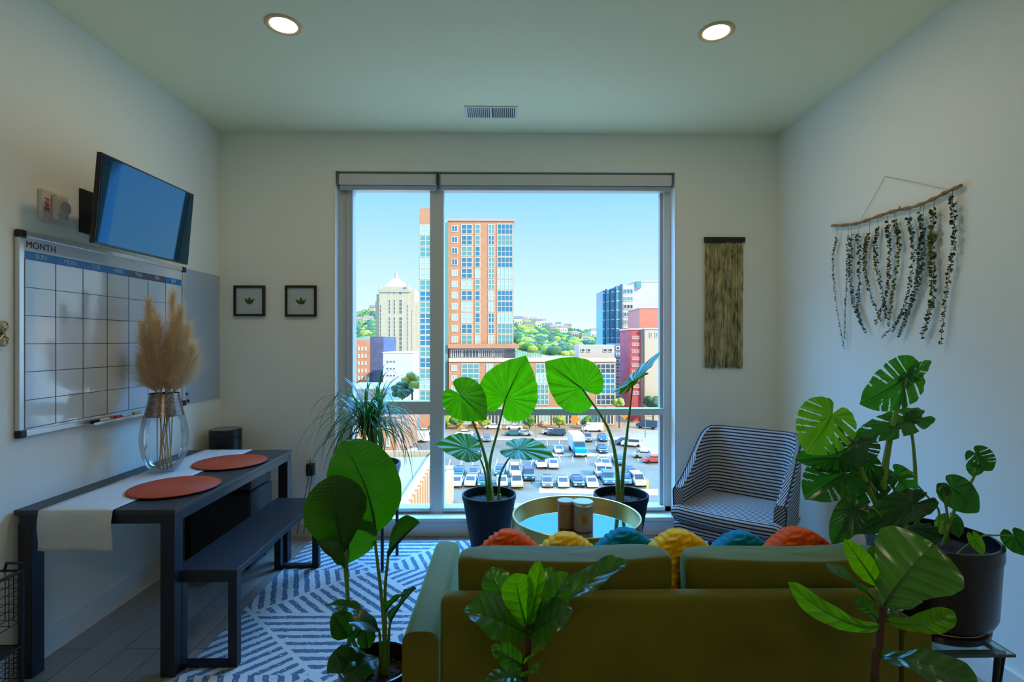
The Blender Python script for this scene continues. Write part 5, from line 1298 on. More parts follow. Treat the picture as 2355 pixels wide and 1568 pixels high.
ml_(Q(1962, 1170, MY - .12), Q(1916, 1250, MY - .14), (.9, .3, .3), .60, m=MOND, seed=49, curl=.15)
ml_(Q(1972, 1172, MY - .12), Q(1944, 1222, MY - .14), (1, .2, .3), .70, m=MONL, seed=50, curl=.15)
ml_(Q(2090, 1210, MY - .08), Q(2064, 1258, MY - .19), (.9, .6, 0), .9, m=MOND, seed=51, curl=.3, rip=.04)
ml_(Q(2112, 1218, MY - .04), Q(2138, 1250, MY - .12), (.9, .6, 0), .9, m=MOND, seed=52, curl=.3, rip=.03)
ml_(Q(2172, 1196, MY + .02), Q(2158, 1228, MY), (1, .3, 0), .7, m=MONL, seed=53, curl=.2)
ml_(Q(2186, 1192, MY + .02), Q(2206, 1230, MY - .03), (.8, .6, 0), .8, m=MON, seed=54, curl=.25)
ml_(Q(2240, 1236, MY - .17), Q(2262, 1276, MY - .19), (1, .2, 0), .62, m=MONL, seed=55, curl=.1)
ml_(Q(2332, 1232, MY - .12), Q(2362, 1282, MY - .12), (1, .1, -.2), .8, m=MOND, seed=56, curl=.1)
ml_(Q(2120, 1165, MY), Q(2150, 1158, MY - .05), (.4, .9, 0), .6, m=MON, seed=57, curl=.3)
stem(t, [mb_(2082, -.10), Q(2085, 1190, MY - .11), Q(2100, 1162, MY - .10)], .005, .003, ST2)
stem(t, [mb_(2075, -.10), Q(2020, 1180, MY - .12), Q(1985, 1165, MY - .12), Q(1966, 1170, MY - .12)], .004, .003, ST2)
stem(t, [mb_(2090, -.08), Q(2092, 1225, MY - .09), Q(2090, 1212, MY - .08)], .003, .003, ST2)
stem(t, [mb_(2172, .02), Q(2173, 1215, MY + .02), Q(2174, 1196, MY + .02)], .003, .002, ST2)
# ------------------------------------------------------------------ light settings
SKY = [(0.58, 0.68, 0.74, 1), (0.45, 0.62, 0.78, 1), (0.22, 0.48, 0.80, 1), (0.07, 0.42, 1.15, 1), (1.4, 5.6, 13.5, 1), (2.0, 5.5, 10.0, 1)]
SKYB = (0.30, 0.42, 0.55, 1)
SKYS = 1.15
SUNE = 4.2
EXPO = 0.50
# ================================================================== THE CITY OUTSIDE
G = CAMZ - 20.5
def cmat(n, c, r=.8, **k): return mat(n, c, r, **k)
ASPH = cmat('asphalt_lot', (0.19, 0.165, 0.115), .9, var=.18, vscale=.25)
CONC = cmat('light_concrete_ground', (0.40, 0.34, 0.25), .9, var=.1, vscale=.12)
BRICK = cmat('salmon_brick', (0.55, 0.30, 0.20), .85, var=.08, vscale=.8)
BRICKO = cmat('old_orange_brick', (0.62, 0.27, 0.15), .85, var=.10, vscale=.6)
STONE = cmat('pale_limestone', (0.52, 0.49, 0.40), .8, var=.05, vscale=.3)
STONED = cmat('grey_window_recess', (0.16, 0.20, 0.20), .5)
WPAINT = cmat('white_render', (0.55, 0.56, 0.60), .7)
GBLUE = mat('blue_window_glass', (0.03, 0.22, 0.42), .12, spec=.8)
GTEAL = mat('teal_window_glass', (0.12, 0.36, 0.42), .12, spec=.8)
GPALE = mat('pale_window_glass', (0.38, 0.60, 0.66), .15, spec=.8)
GDARK = mat('dark_window_glass', (0.05, 0.09, 0.15), .15, spec=.8)
WFR = cmat('white_window_frame', (0.70, 0.72, 0.68), .6)
TREE = cmat('tree_foliage', (0.10, 0.24, 0.05), .9, var=.4, vscale=.8); TREEY = cmat('yellow_green_foliage', (0.30, 0.40, 0.08), .9, var=.4, vscale=.8)
TREED = cmat('blue_green_foliage', (0.06, 0.16, 0.10), .9, var=.4, vscale=.8); TRUNK = cmat('tree_bark', (0.10, 0.07, 0.05), .9)
struct(MB().box(-900, 900, 8, 1500, G - .5, G).build('ground', CONC))
LOTZ = G + .02
def lotp(px, py): p = PZ(px, py, LOTZ); return (p.x, p.y)
def poly(name, pts, z0, z1, m, parent=None):
    g = MB(); n = len(pts); vs = [(x, y, z0) for x, y in pts] + [(x, y, z1) for x, y in pts]
    g.add(vs, [tuple(range(n))[::-1], tuple(range(n, 2 * n))] + [(i, (i + 1) % n, n + (i + 1) % n, n + i) for i in range(n)])
    return g.build(name, m, parent)
lot = struct(poly('parking_lot_surface', [lotp(780, 1480), lotp(1700, 1480), lotp(1700, 1130), lotp(1440, 1008), lotp(925, 1010), lotp(700, 1060)], G - .1, LOTZ, ASPH))
struct(poly('street_surface', [lotp(600, 1004), lotp(1450, 1003), lotp(1425, 988), lotp(600, 988)], G - .1, G + .03, cmat('street_asphalt', (0.34, 0.28, 0.21), .9)))
LINE = cmat('painted_line', (0.75, 0.72, 0.50), .8)
g = MB()
def gline(p, q, w=.12):
    a, b = Vector(lotp(*p)), Vector(lotp(*q)); d = (b - a).normalized(); n = Vector((-d.y, d.x)) * w / 2
    g.add([(a.x + n.x, a.y + n.y, LOTZ + .015), (b.x + n.x, b.y + n.y, LOTZ + .015), (b.x - n.x, b.y - n.y, LOTZ + .015), (a.x - n.x, a.y - n.y, LOTZ + .015)], [(0, 1, 2, 3)])
for x in range(1030, 1240, 27): gline((x + 6, 1056), (x - 2, 1086), .14)
gline((1025, 1107), (1440, 1112), .16)
for x in range(1225, 1500, 30): gline((x, 1045), (x + 4, 1062), .12)
for x in range(1230, 1480, 28): gline((x, 1013), (x + 1, 1024), .12)
struct(g.build('painted_bay_lines', LINE))
g = MB()
for (p, q, w_) in (((1240, 1044), (1420, 1046), 2.6), ((1240, 1126), (1520, 1132), 3.0), ((930, 1012), (1450, 1009), 1.4), ((1440, 1009), (1560, 1075), 2.2)): gline(p, q, w_)
struct(g.build('pavement_strips', cmat('pale_pavement', (0.52, 0.46, 0.36), .9)))

# ---- helpers for buildings
def bx(px0, px1, pyt, Y, pyb=None, dep=14, zb=None):
    a, b = P(px0, pyt, Y), P(px1, pyt, Y); return a.x, b.x, (G if pyb is None else P(px0, pyb, Y).z) if zb is None else zb, a.z
WIN_CACHE = {}
def window(parent, x0, x1, z0, z1, Y, gm, cols=1, rows=1, fr=.16):
    key = (round(x1 - x0, 2), round(z1 - z0, 2), gm.name, cols, rows)
    w_, h_ = x1 - x0, z1 - z0
    o = None
    if key not in WIN_CACHE:
        f = MB(); e = .10
        f.box(0, w_, -e, 0.02, 0, fr).box(0, w_, -e, 0.02, h_ - fr, h_).box(0, fr, -e, 0.02, fr, h_ - fr).box(w_ - fr, w_, -e, 0.02, fr, h_ - fr)
        for i in range(1, cols): x = w_ * i / cols; f.box(x - fr / 2, x + fr / 2, -e, .02, fr, h_ - fr)
        for i in range(1, rows): z = h_ * i / rows; f.box(fr, w_ - fr, -e, .02, z - fr / 2, z + fr / 2)
        fo = f.build('window', WFR, parent, local=True)
        po = MB().box(fr * .5, w_ - fr * .5, -.04, .01, fr * .5, h_ - fr * .5).build('pane', gm, fo, local=True)
        WIN_CACHE[key] = (fo.data, po.data)
    else:
        fo = bpy.data.objects.new('window', WIN_CACHE[key][0]); link(fo); fo.parent = parent
        po = bpy.data.objects.new('pane', WIN_CACHE[key][1]); link(po); po.parent = fo
    fo.location = Vector((x0, Y, z0)) - root_loc(parent)
    return fo
def W_(parent, px0, px1, py0, py1, Y, gm, cols=1, rows=1, fr=.16):
    a, b = P(px0, py1, Y), P(px1, py0, Y); return window(parent, a.x, b.x, a.z, b.z, Y, gm, cols, rows, fr)

# ---- brick apartment tower with podium
YT = 128
a = P(1031, 508, YT); b = P(1181, 508, YT)
tw = thing('apartment_tower', 'tall salmon brick apartment tower with blue glass seen through the window', 'building', ((a.x + b.x) / 2, YT, G))
ztw = P(1100, 799, YT).z
MB().box(a.x, b.x, YT, YT + 20, G, a.z).build('brick_wall', BRICK, tw)
MB().box(a.x - .2, b.x + .2, YT - .3, YT + 20.2, a.z, a.z + .5).build('parapet', cmat('pale_brick_cap', (0.60, 0.42, 0.34), .8), tw)
c0, c1, zt_, = P(964, 479, YT - 5).x, P(1012, 479, YT - 5).x, P(964, 479, YT - 5).z
MB().box(c0, c1, YT - 5, YT + 14, G, zt_).build('side_wing', BRICK, tw)
rx0, rx1 = P(1012, 511, YT - 1).x, a.x
MB().box(c1, rx1, YT - 1, YT + 12, G, P(1020, 511, YT - 1).z).build('glass_bay', GTEAL, tw)
rnd = random.Random(3)
fh = 25.45
for i in range(11):
    yc = 526.5 + fh * i
    gsel = lambda: rnd.choice([GBLUE, GTEAL, GPALE] if i > 3 else [GBLUE, GBLUE, GTEAL])
    W_(tw, 1038.5, 1052.5, yc - 8, yc + 7, YT, [GBLUE, GPALE][i > 3], 2, 1, .14)
    W_(tw, 1060.5, 1086.5, yc - 11, yc + 12, YT, gsel(), 2, 2, .14)
    W_(tw, 1092, 1104.5, yc - 11, yc + 12, YT, gsel(), 1, 2, .14)
    W_(tw, 1122.5, 1137, yc - 11, yc + 12, YT, gsel(), 2, 2, .14)
    W_(tw, 1143.5, 1179.5, yc - 11.5, yc + 12.5, YT, gsel(), 4, 2, .12)
for i in range(16):
    yc = 528 + fh * i
    if i in (11, 12) and False: continue
    W_(tw, 965, 1006, yc - 11.5, yc + 12.5, YT - 5, rnd.choice([GBLUE, GTEAL, GPALE]), 3, 2, .14)
px_ = thing('podium_building', 'low brick podium building with rows of windows beside the parking lot', 'building', (P(1220, 960, YT - 2).x, YT - 2, G))
YP_ = YT - 3
a = P(1032, 826, YP_); b = P(1416, 826, YP_)
MB().box(a.x, b.x, YP_, YT - .35, G, a.z).box(P(1181, 700, YT).x + .25, b.x, YT - .35, YP_ + 22, G, a.z).build('brick_wall', BRICK, px_)
a2 = P(1031, 801, YP_ + 2)
MB().box(a.x, P(1185, 801, YP_ + 2).x, YP_ + 2, YP_ + 2.6, a.z, a2.z + .0).build('dark_upper_band', cmat('grey_band', (0.30, 0.34, 0.40), .6), px_)
MB().box(a.x - .3, P(1194, 801, YP_ + 1).x, YP_ + .8, YP_ + 2.6, P(1100, 801, YP_).z, P(1100, 791, YP_).z).build('brick_cornice', BRICK, px_)
MB().box(a.x, b.x, YP_ - .3, YP_ + .2, a.z - .6, a.z + .3).build('coping', cmat('pale_coping', (0.70, 0.62, 0.58), .8), px_)
for (p0_, p1_) in ((1038, 1062), (1064, 1101), (1109, 1134), (1136, 1159)): W_(px_, p0_, p1_, 804, 822, YP_ + 1.96, GDARK, 5, 1, .14)
q0, q1, q2 = P(1163, 806, YP_ + 1.5), P(1245, 806, YP_ + 1.5), P(1163, 824, YP_ + 1.5)
rl = MB(); rl.box(q0.x, q1.x, YP_ + 1.4, YP_ + 1.5, q0.z - .1, q0.z)
for i in range(34): x = q0.x + (q1.x - q0.x) * i / 33; rl.box(x - .04, x + .04, YP_ + 1.4, YP_ + 1.5, a.z, q0.z)
rl.build('roof_railing', cmat('dark_rail', (0.08, 0.10, 0.14), .6), px_)
lv = [(840, 853), (863, 876), (887, 900), (911, 925)]
for (p0_, p1_, cc) in ((1038, 1051, 1), (1061, 1102, 3), (1118, 1134, 2), (1232, 1262, 3), (1285, 1299, 2), (1316, 1352, 3), (1371, 1414, 4)):
    for (y0_, y1_) in lv:
        if cc == 1: W_(px_, p0_, p1_, y0_, y1_, YP_, rnd.choice([GDARK, GPALE]), 2, 1, .14)
        else: W_(px_, p0_, p1_, y0_ - 4, y1_ + 6, YP_, rnd.choice([GDARK, GPALE, GTEAL, GBLUE, GTEAL]), cc, 2, .14)
sf = [GDARK, GPALE, GTEAL]
for i in range(13):
    x = 1033 + i * 29.5; W_(px_, x, x + 25, 952, 976, YP_ - .1, sf[i % 3], 3, 1, .2)
# equipment house on the podium roof
q0, q1 = P(1331, 793, YT + 4), P(1413, 793, YT + 4)
rh = thing('rooftop_plant_room', 'grey plant room on the roof of the brick podium building', 'building', ((q0.x + q1.x) / 2, YT + 4, a.z))
MB().box(q0.x, q1.x, YT + 4, YT + 12, a.z, q0.z).build('wall', cmat('grey_render', (0.50, 0.52, 0.52), .8), rh)
for x in (1337, 1350, 1388, 1400): W_(rh, x, x + 8, 801, 809, YT + 3.9, GDARK, 1, 1, .1)

# ---- art deco tower
YA = 340
q0, q1 = P(872, 664, YA), P(940, 664, YA); qx = (q0.x + q1.x) / 2
ad = thing('art_deco_tower', 'cream stepped art deco tower with a pyramid roof in the left window pane', 'building', (qx, YA, G))
MB().box(q0.x, q1.x, YA, YA + 26, G, q0.z).build('central_shaft', STONE, ad)
for (p0_, p1_, yt, dy) in ((863, 872, 692, 3), (940, 953, 666, 2), (953, 963, 695, 4), (866, 872, 676, 6)):
    u0, u1 = P(p0_, yt, YA + dy), P(p1_, yt, YA + dy); MB().box(u0.x, u1.x, YA + dy, YA + 24, G, u0.z).build('stepped_wing', STONE, ad)
MB().box(q0.x - .8, q1.x + .8, YA - .8, YA + 26, q0.z - 2.2, q0.z - .3).build('cornice', cmat('grey_cornice_stone', (0.45, 0.47, 0.43), .8), ad)  # cornice stone is greyer than the shaft
zt2, zap = P(905, 658, YA).z, P(911, 636, YA + 10).z
m = MB(); m.box(q0.x + 1.5, q1.x - 1.5, YA + 2, YA + 24, q0.z, zt2)
xm = P(911, 640, YA + 12).x
m.add([(q0.x + 3, YA + 3, zt2), (q1.x - 2, YA + 3, zt2), (q1.x - 2, YA + 23, zt2), (q0.x + 3, YA + 23, zt2), (xm - 1, YA + 12, zap), (xm + 1, YA + 12, zap), (xm + 1, YA + 14, zap), (xm - 1, YA + 14, zap)], [(0, 1, 5, 4), (1, 2, 6, 5), (2, 3, 7, 6), (3, 0, 4, 7), (4, 5, 6, 7)])
m.build('pyramid_roof', STONE, ad)
MB().tube([(xm, YA + 12, zap - .5), (xm, YA + 12, zap + 2.2), (xm, YA + 12, zap + 2.4), (xm, YA + 12, P(911, 622, YA + 12).z)], [1.2, .8, .35, .08], 8).ball((xm, YA + 12, zap + 2.6), .8, .8, .8).build('spire', STONE, ad)
for (p0_, p1_) in ((892.5, 898.5), (904, 910), (917, 926)):
    for (y0_, y1_) in ((688, 722), (728, 812)): W_(ad, p0_, p1_, y0_, y1_, YA - .05, STONED, 1, 9 if y0_ > 700 else 4, .25)
    W_(ad, p0_, p1_ - 2, 671, 678, YA - .05, STONED, 1, 1, .2)
for (p0_, p1_, y0_) in ((873, 877.5, 700), (936, 940, 700), (946, 949, 712)): W_(ad, p0_, p1_, y0_, 812, YA - .05 if p1_ < 941 else YA + 1.9, STONED, 1, 12, .2)
for x in (873, 938): u = P(x, 664, YA); MB().box(u.x - .6, u.x + .6, YA - .6, YA + .6, u.z - 1, u.z + 3).build('pinnacle', STONE, ad)

# ---- other buildings, left pane
def simple(name, lab, px0, px1, pyt, Y, m, dep=16, base=None):
    u0, u1 = P(px0, pyt, Y), P(px1, pyt, Y); t = thing(name, lab, 'building', ((u0.x + u1.x) / 2, Y, G if base is None else base))
    MB().box(u0.x, u1.x, Y, Y + dep, G if base is None else base, u0.z).build('wall', m, t)
    MB().box(u0.x - .2, u1.x + .2, Y - .2, Y + dep + .2, u0.z, u0.z + .35).build('roof_edge', cmat('pale_coping', (0.70, 0.62, 0.58)), t); return t
YO = 205
ob = thing('brick_building', 'old orange brick building with a side wall coloured as in shade in the left window pane', 'building', (P(830, 800, YO).x, YO, G))
u0, u1, u2 = P(770, 783, YO), P(848, 783, YO), P(882, 774, YO + 2)
MB().box(u0.x, u1.x, YO, YO + 30, G, u0.z).build('brick_wall', BRICKO, ob)
MB().box(u1.x, u2.x, YO + 2, YO + 26, G, u2.z).build('shaded_side_wall', cmat('shade_painted_brick', (0.10, 0.13, 0.24), .7, var=.15, vscale=.4), ob)  # shade on the side face is put into the brick colour
MB().box(u0.x, u1.x, YO + 2, YO + 26, u0.z, u0.z + 1.2).build('roof_deck', cmat('grey_blue_roof', (0.32, 0.45, 0.55), .8), ob)
for i, x in enumerate((815, 823, 831, 839)):
    for y0_ in (797, 814, 831, 848, 865): W_(ob, x, x + 4, y0_, y0_ + 9, YO - .05, GPALE, 1, 2, .18)
pg = simple('parking_garage', 'plain white building with three rows of small square windows in the left pane', 881, 950, 812, 180, cmat('bright_white_wall', (0.62, 0.62, 0.64), .7), 20)
for y0_ in (829, 845, 861):
    for x in (889, 896.5, 904): W_(pg, x, x + 5, y0_, y0_ + 5, 179.95, GDARK, 1, 1, .1)
bs = simple('brick_building', 'narrow tan striped building between the white building and the brick tower', 950, 966, 818, 202, cmat('tan_brick', (0.62, 0.50, 0.33), .8), 12)
for y0_ in (826, 840, 854, 868): W_(bs, 952, 964, y0_, y0_ + 7, 194.95, GPALE, 2, 1, .2)
wl = simple('low_building', 'low white flat roofed building below the old brick building', 780, 884, 896, 150, WPAINT, 22)
for x in (815, 835, 855): W_(wl, x, x + 11, 903, 912, 149.95, BRICKO, 2, 1, .2)
sb = simple('brick_building', 'salmon brick building behind the ponytail palm in the lower left pane', 770, 912, 958, 84, BRICK, 20)
for x in (800, 822, 844, 866, 888):
    for y0_ in (972, 1005): W_(sb, x, x + 9, y0_, y0_ + 22, 83.95, GPALE, 1, 2, .14)
# nearest roof and ribbed wall, lower left
nr = thing('near_building', 'nearby building with a pale flat roof and ribbed tan side wall below the window', 'building', (-15, 48, G))
ZR = CAMZ - 12.5
MB().box(-26, -7.5, 30, 57, G, ZR).build('body', cmat('cream_wall', (0.34, 0.27, 0.17), .9), nr)
MB().box(-26, -7.3, 56.6, 57, ZR, ZR + .5).box(-7.9, -7.45, 30, 57, ZR, ZR + .5).build('parapet', cmat('white_parapet', (0.52, 0.48, 0.40), .8), nr)
rb2 = MB()
for i in range(20):
    y = 31 + i * 1.35; rb2.box(-7.5, -7.15, y, y + .6, G, ZR + .2)
rb2.build('wall_ribs', cmat('tan_rib', (0.60, 0.38, 0.22), .8), nr)
MB().box(-7.5, -6.55, 57, 67, G, CAMZ - 16.6).build('lower_wing', cmat('tan_rib', (0.60, 0.38, 0.22), .8), nr)
for (x, y, r_) in ((-12.4, 50, .9), (-12.5, 44.5, 1.0)): MB().tube([(x, y, ZR), (x, y, ZR + .5)], r_, 20).build('roof_fan', cmat('grey_fan', (0.22, 0.24, 0.24), .7), nr)
for (x, y) in ((-10.8, 38), (-9.6, 40), (-10.5, 35)): MB().box(x - .4, x + .4, y - 1, y + 1, ZR, ZR + .9).build('roof_unit', cmat('pale_blue_unit', (0.45, 0.60, 0.66), .5), nr)

# ---- right side buildings
YG_ = 170
gt = thing('glass_tower', 'blue glass tower with vertical fins at the right of the window view', 'building', (P(1420, 800, YG_).x, YG_, G))
for (p0_, p1_, yt, dy) in ((1386, 1396, 668, 6), (1396, 1406, 668, 4), (1406, 1418, 663, 2), (1418, 1431, 657, 0)):
    u0, u1 = P(p0_, yt, YG_ + dy), P(p1_, yt, YG_ + dy)
    MB().box(u0.x, u1.x, YG_ + dy, YG_ + 18, G, u0.z).build('glass_bay', GTEAL if dy in (4, 0) else GBLUE, gt)
    MB().box(u1.x - .7, u1.x, YG_ + dy - .5, YG_ + dy, G, u0.z + .5).build('fin', cmat('navy_fin', (0.04, 0.14, 0.26), .5), gt)
    fl_ = MB()
    for k in range(26): z = G + 1.8 * 1.7 * k; z < u0.z - .2 and fl_.box(u0.x, u1.x, YG_ + dy - .12, YG_ + dy, z, z + .35)
    fl_.build('floor_bands', WFR, gt)
u0, u1 = P(1431, 655, YG_), P(1458, 655, YG_)
MB().box(u0.x, u1.x, YG_, YG_ + 18, G, u0.z).build('pale_wall', WPAINT, gt)
for i in range(12): W_(gt, 1434, 1456, 664 + i * 17.8, 675 + i * 17.8, YG_ - .05, [GBLUE, GTEAL, GDARK][i % 3], 3, 1, .2)
wb = simple('apartment_block', 'tall pale grey apartment block behind the red brick building at the right', 1458, 1560, 648, 176, WPAINT, 16)
u0 = P(1464, 648, 175); MB().box(u0.x, u0.x + 1.6, 175, 177, P(1464, 662, 175).z, u0.z + .3).build('corner_window', GTEAL, wb)
rb_2 = simple('red_building', 'plain coral red building with a flat roof at the far right of the view', 1471, 1560, 709, 150, cmat('coral_render', (0.72, 0.24, 0.17), .8), 14)
YR_ = 132
rdb = simple('red_building', 'dark red brick building with a column of windows beside the glass tower', 1450, 1474, 758, YR_, cmat('crimson_brick', (0.48, 0.10, 0.12), .85, var=.15, vscale=.6), 12)
for k, y0_ in enumerate((772, 788, 804, 820, 836, 852, 868, 884, 900)): W_(rdb, 1453, 1470, y0_, y0_ + 8, YR_ - .05, cmat('pink_panel', (0.55, 0.22, 0.28), .7), 3, 1, .08)
wlb = simple('white_building', 'cream building with small top windows at the right edge of the view', 1483, 1600, 757, YR_ - 1, cmat('cream_render', (0.58, 0.53, 0.45), .8), 12)
u0, u1 = P(1474, 757, YR_), P(1483, 757, YR_)
MB().box(u0.x, u1.x, YR_, YR_ + 10, G, u0.z).build('grey_stair_strip', cmat('grey_teal_strip', (0.25, 0.36, 0.40), .5), wlb)
for x in (1494, 1507): W_(wlb, x, x + 6, 764, 776, YR_ - 1.05, GTEAL, 1, 1, .15)
bd = thing('glass_building', 'blue grey glazed mid rise building below the glass tower', 'building', (P(1430, 900, 150).x, 150, G))
u0, u1 = P(1414, 790, 150), P(1452, 790, 150)
MB().box(u0.x, u1.x, 150, 162, G, u0.z).build('wall', cmat('blue_grey_cladding', (0.22, 0.30, 0.38), .5), bd)
for i in range(9): W_(bd, 1416, 1448, 796 + i * 15, 805 + i * 15, 149.95, [GDARK, GTEAL, GBLUE][i % 3], 4, 1, .25)

# ---- hills
def hill(name, pts, Yr_, Y0, m):
    g = MB(); n = len(pts); rows = 14; rnd = random.Random(2)
    for j in range(rows + 1):
        f = j / rows; Y = Y0 + (Yr_ - Y0) * f
        for (px, py) in pts:
            top_ = P(px, py, Yr_).z; z = G + (top_ - G) * f ** 0.8; x = P(px, py, Y).x
            g.v.append(Vector((x, Y, z + (rnd.uniform(-1, 1) * 2 if 0 < j < rows else 0))))
    for (px, py) in pts: g.v.append(Vector((P(px, py, Yr_).x, Yr_ + 300, G)))
    for j in range(rows + 1):
        for i in range(n - 1): g.f.append([j * n + i, j * n + i + 1, (j + 1) * n + i + 1, (j + 1) * n + i]); g.m.append(0)
    return struct(g.build(name, m, smooth=True))
HM = cmat('hillside_green', (0.20, 0.30, 0.10), .95, var=.35, vscale=.03)
hill('hill', [(1120, 726), (1185, 735), (1215, 742), (1245, 750), (1280, 758), (1310, 764), (1345, 768), (1390, 768), (1440, 768), (1500, 768), (1700, 770)], 900, 380, HM)
hill('hill', [(500, 740), (600, 735), (760, 730), (812, 728), (835, 722), (862, 712), (900, 706), (960, 700), (1040, 712), (1120, 726)], 900, 380, HM)
rnd = random.Random(12)
def hillz(px, f, ridge):
    Y = 380 + 520 * f; rt = interp([(500, 740), (812, 728), (862, 712), (960, 700), (1120, 726), (1185, 735), (1245, 750), (1310, 764), (1390, 768), (1700, 770)], px)
    return Vector((P(px, rt, Y).x, Y, G + (P(px, rt, 900).z - G) * f ** .8))
g = MB()
for i in range(620):
    px = rnd.choice([rnd.uniform(800, 875), rnd.uniform(1175, 1420), rnd.uniform(1175, 1420)]); f = rnd.uniform(.12, 1.0); p = hillz(px, f, 0); r_ = rnd.uniform(3, 6.5)
    g.ball(p + Vector((0, 0, r_ * .5)), r_ * 1.2, r_, r_ * .9, 7, 5, mi=rnd.randrange(3), jit=.12)
tag(g.build('hillside_trees', [TREE, TREEY, TREED], smooth=True), 'mass of green trees covering the distant hillside', 'trees', kind='stuff')
hs = [(1192, .62), (1204, .85), (1216, .55), (1226, .9), (1238, .7), (1249, .93), (1262, .8), (1272, .6), (1284, .9), (1296, .72), (1306, .95), (1322, .5), (1346, .4), (1366, .55), (1378, .35), (822, .5), (815, .8), (848, .45), (857, .7)]
cols_ = [('cream', (0.70, 0.66, 0.58)), ('white', (0.78, 0.78, 0.78)), ('tan', (0.55, 0.45, 0.34)), ('grey', (0.40, 0.42, 0.46))]
for i, (px, f) in enumerate(hs):
    p = hillz(px, f, 0); w_, h_ = rnd.uniform(7, 12), rnd.uniform(8, 14); cn, cc = cols_[i % 4]
    where = 'right of the salmon brick tower' if px > 1000 else 'left of the art deco tower'
    t = thing('hillside_house', '%s gabled house among trees on the distant hill %s' % (cn, where), 'house', (p.x, p.y, p.z), group='%s houses on the hill %s' % (cn, where))
    MB().box(-w_ / 2, w_ / 2, -5, 5, -2, h_).build('wall', cmat('house_' + cn, cc, .8), t, local=True)
    rf = MB(); rf.add([(-w_ / 2 - .4, -5.4, h_), (w_ / 2 + .4, -5.4, h_), (w_ / 2 + .4, 5.4, h_), (-w_ / 2 - .4, 5.4, h_), (-w_ / 2 - .4, 0, h_ + 3.4), (w_ / 2 + .4, 0, h_ + 3.4)], [(0, 1, 5, 4), (2, 3, 4, 5), (1, 2, 5), (3, 0, 4), (3, 2, 1, 0)])
    rf.build('roof', cmat('house_roof_' + 'ab'[i % 2], [(0.20, 0.18, 0.18), (0.34, 0.22, 0.18)][i % 2], .9), t, local=True)
    wn = MB()
    for k in range(3):
        for l in range(2): wn.box(-w_ * .35 + k * w_ * .28, -w_ * .35 + k * w_ * .28 + 1.2, -5.08, -5.0, 2 + l * 4, 4 + l * 4)
    wn.build('windows', GDARK, t, local=True)

def tree(px, py, Y, h, r_, m, lab, grp=None):
    p = P(px, py, Y); zb_ = G; t = thing('tree', lab, 'tree', (p.x, Y, zb_), group=grp)
    MB().tube([(p.x, Y, zb_), (p.x, Y, p.z - r_ * .5)], [r_ * .10, r_ * .06], 8).build('trunk', TRUNK, t)
    g = MB(); rd = random.Random(int(px))
    for k in range(26):
        d = Vector((rd.gauss(0, 1), rd.gauss(0, 1), rd.gauss(0, 1))).normalized() * r_ * rd.uniform(.3, .8)
        g.ball(Vector((p.x, Y, p.z)) + Vector((d.x, d.y, d.z * .8)), r_ * .42, r_ * .42, r_ * .34, 8, 6, jit=.12)
    g.build('crown', m, t, smooth=True)
tree(948, 878, 150, 8, 3.2, TREEY, 'yellow green tree in front of the white building by the brick tower')
tree(925, 900, 140, 8, 2.8, TREED, 'blue green tree left of the yellow green tree near the brick tower')
tree(1502, 925, 128, 8, 2.2, TREED, 'dark round tree before the cream building at the right edge')
tree(1424, 925, 122, 8, 1.6, TREEY, 'yellow tree at the right corner of the podium building')
for k, (x, wd) in enumerate(((1026, 'beside the window mullion'), (1050, 'below the small tower windows'), (1112, 'in front of the left-hand elephant ear'), (1218, 'between the two elephant ears'), (1286, 'below the leaf of the right-hand elephant ear'), (1350, 'left of the orange signs'))):
    tree(x, 967, YP_ - 4, 5, 1.5, [TREEY, TREE][k % 2], 'small street tree along the podium shopfronts %s' % wd)

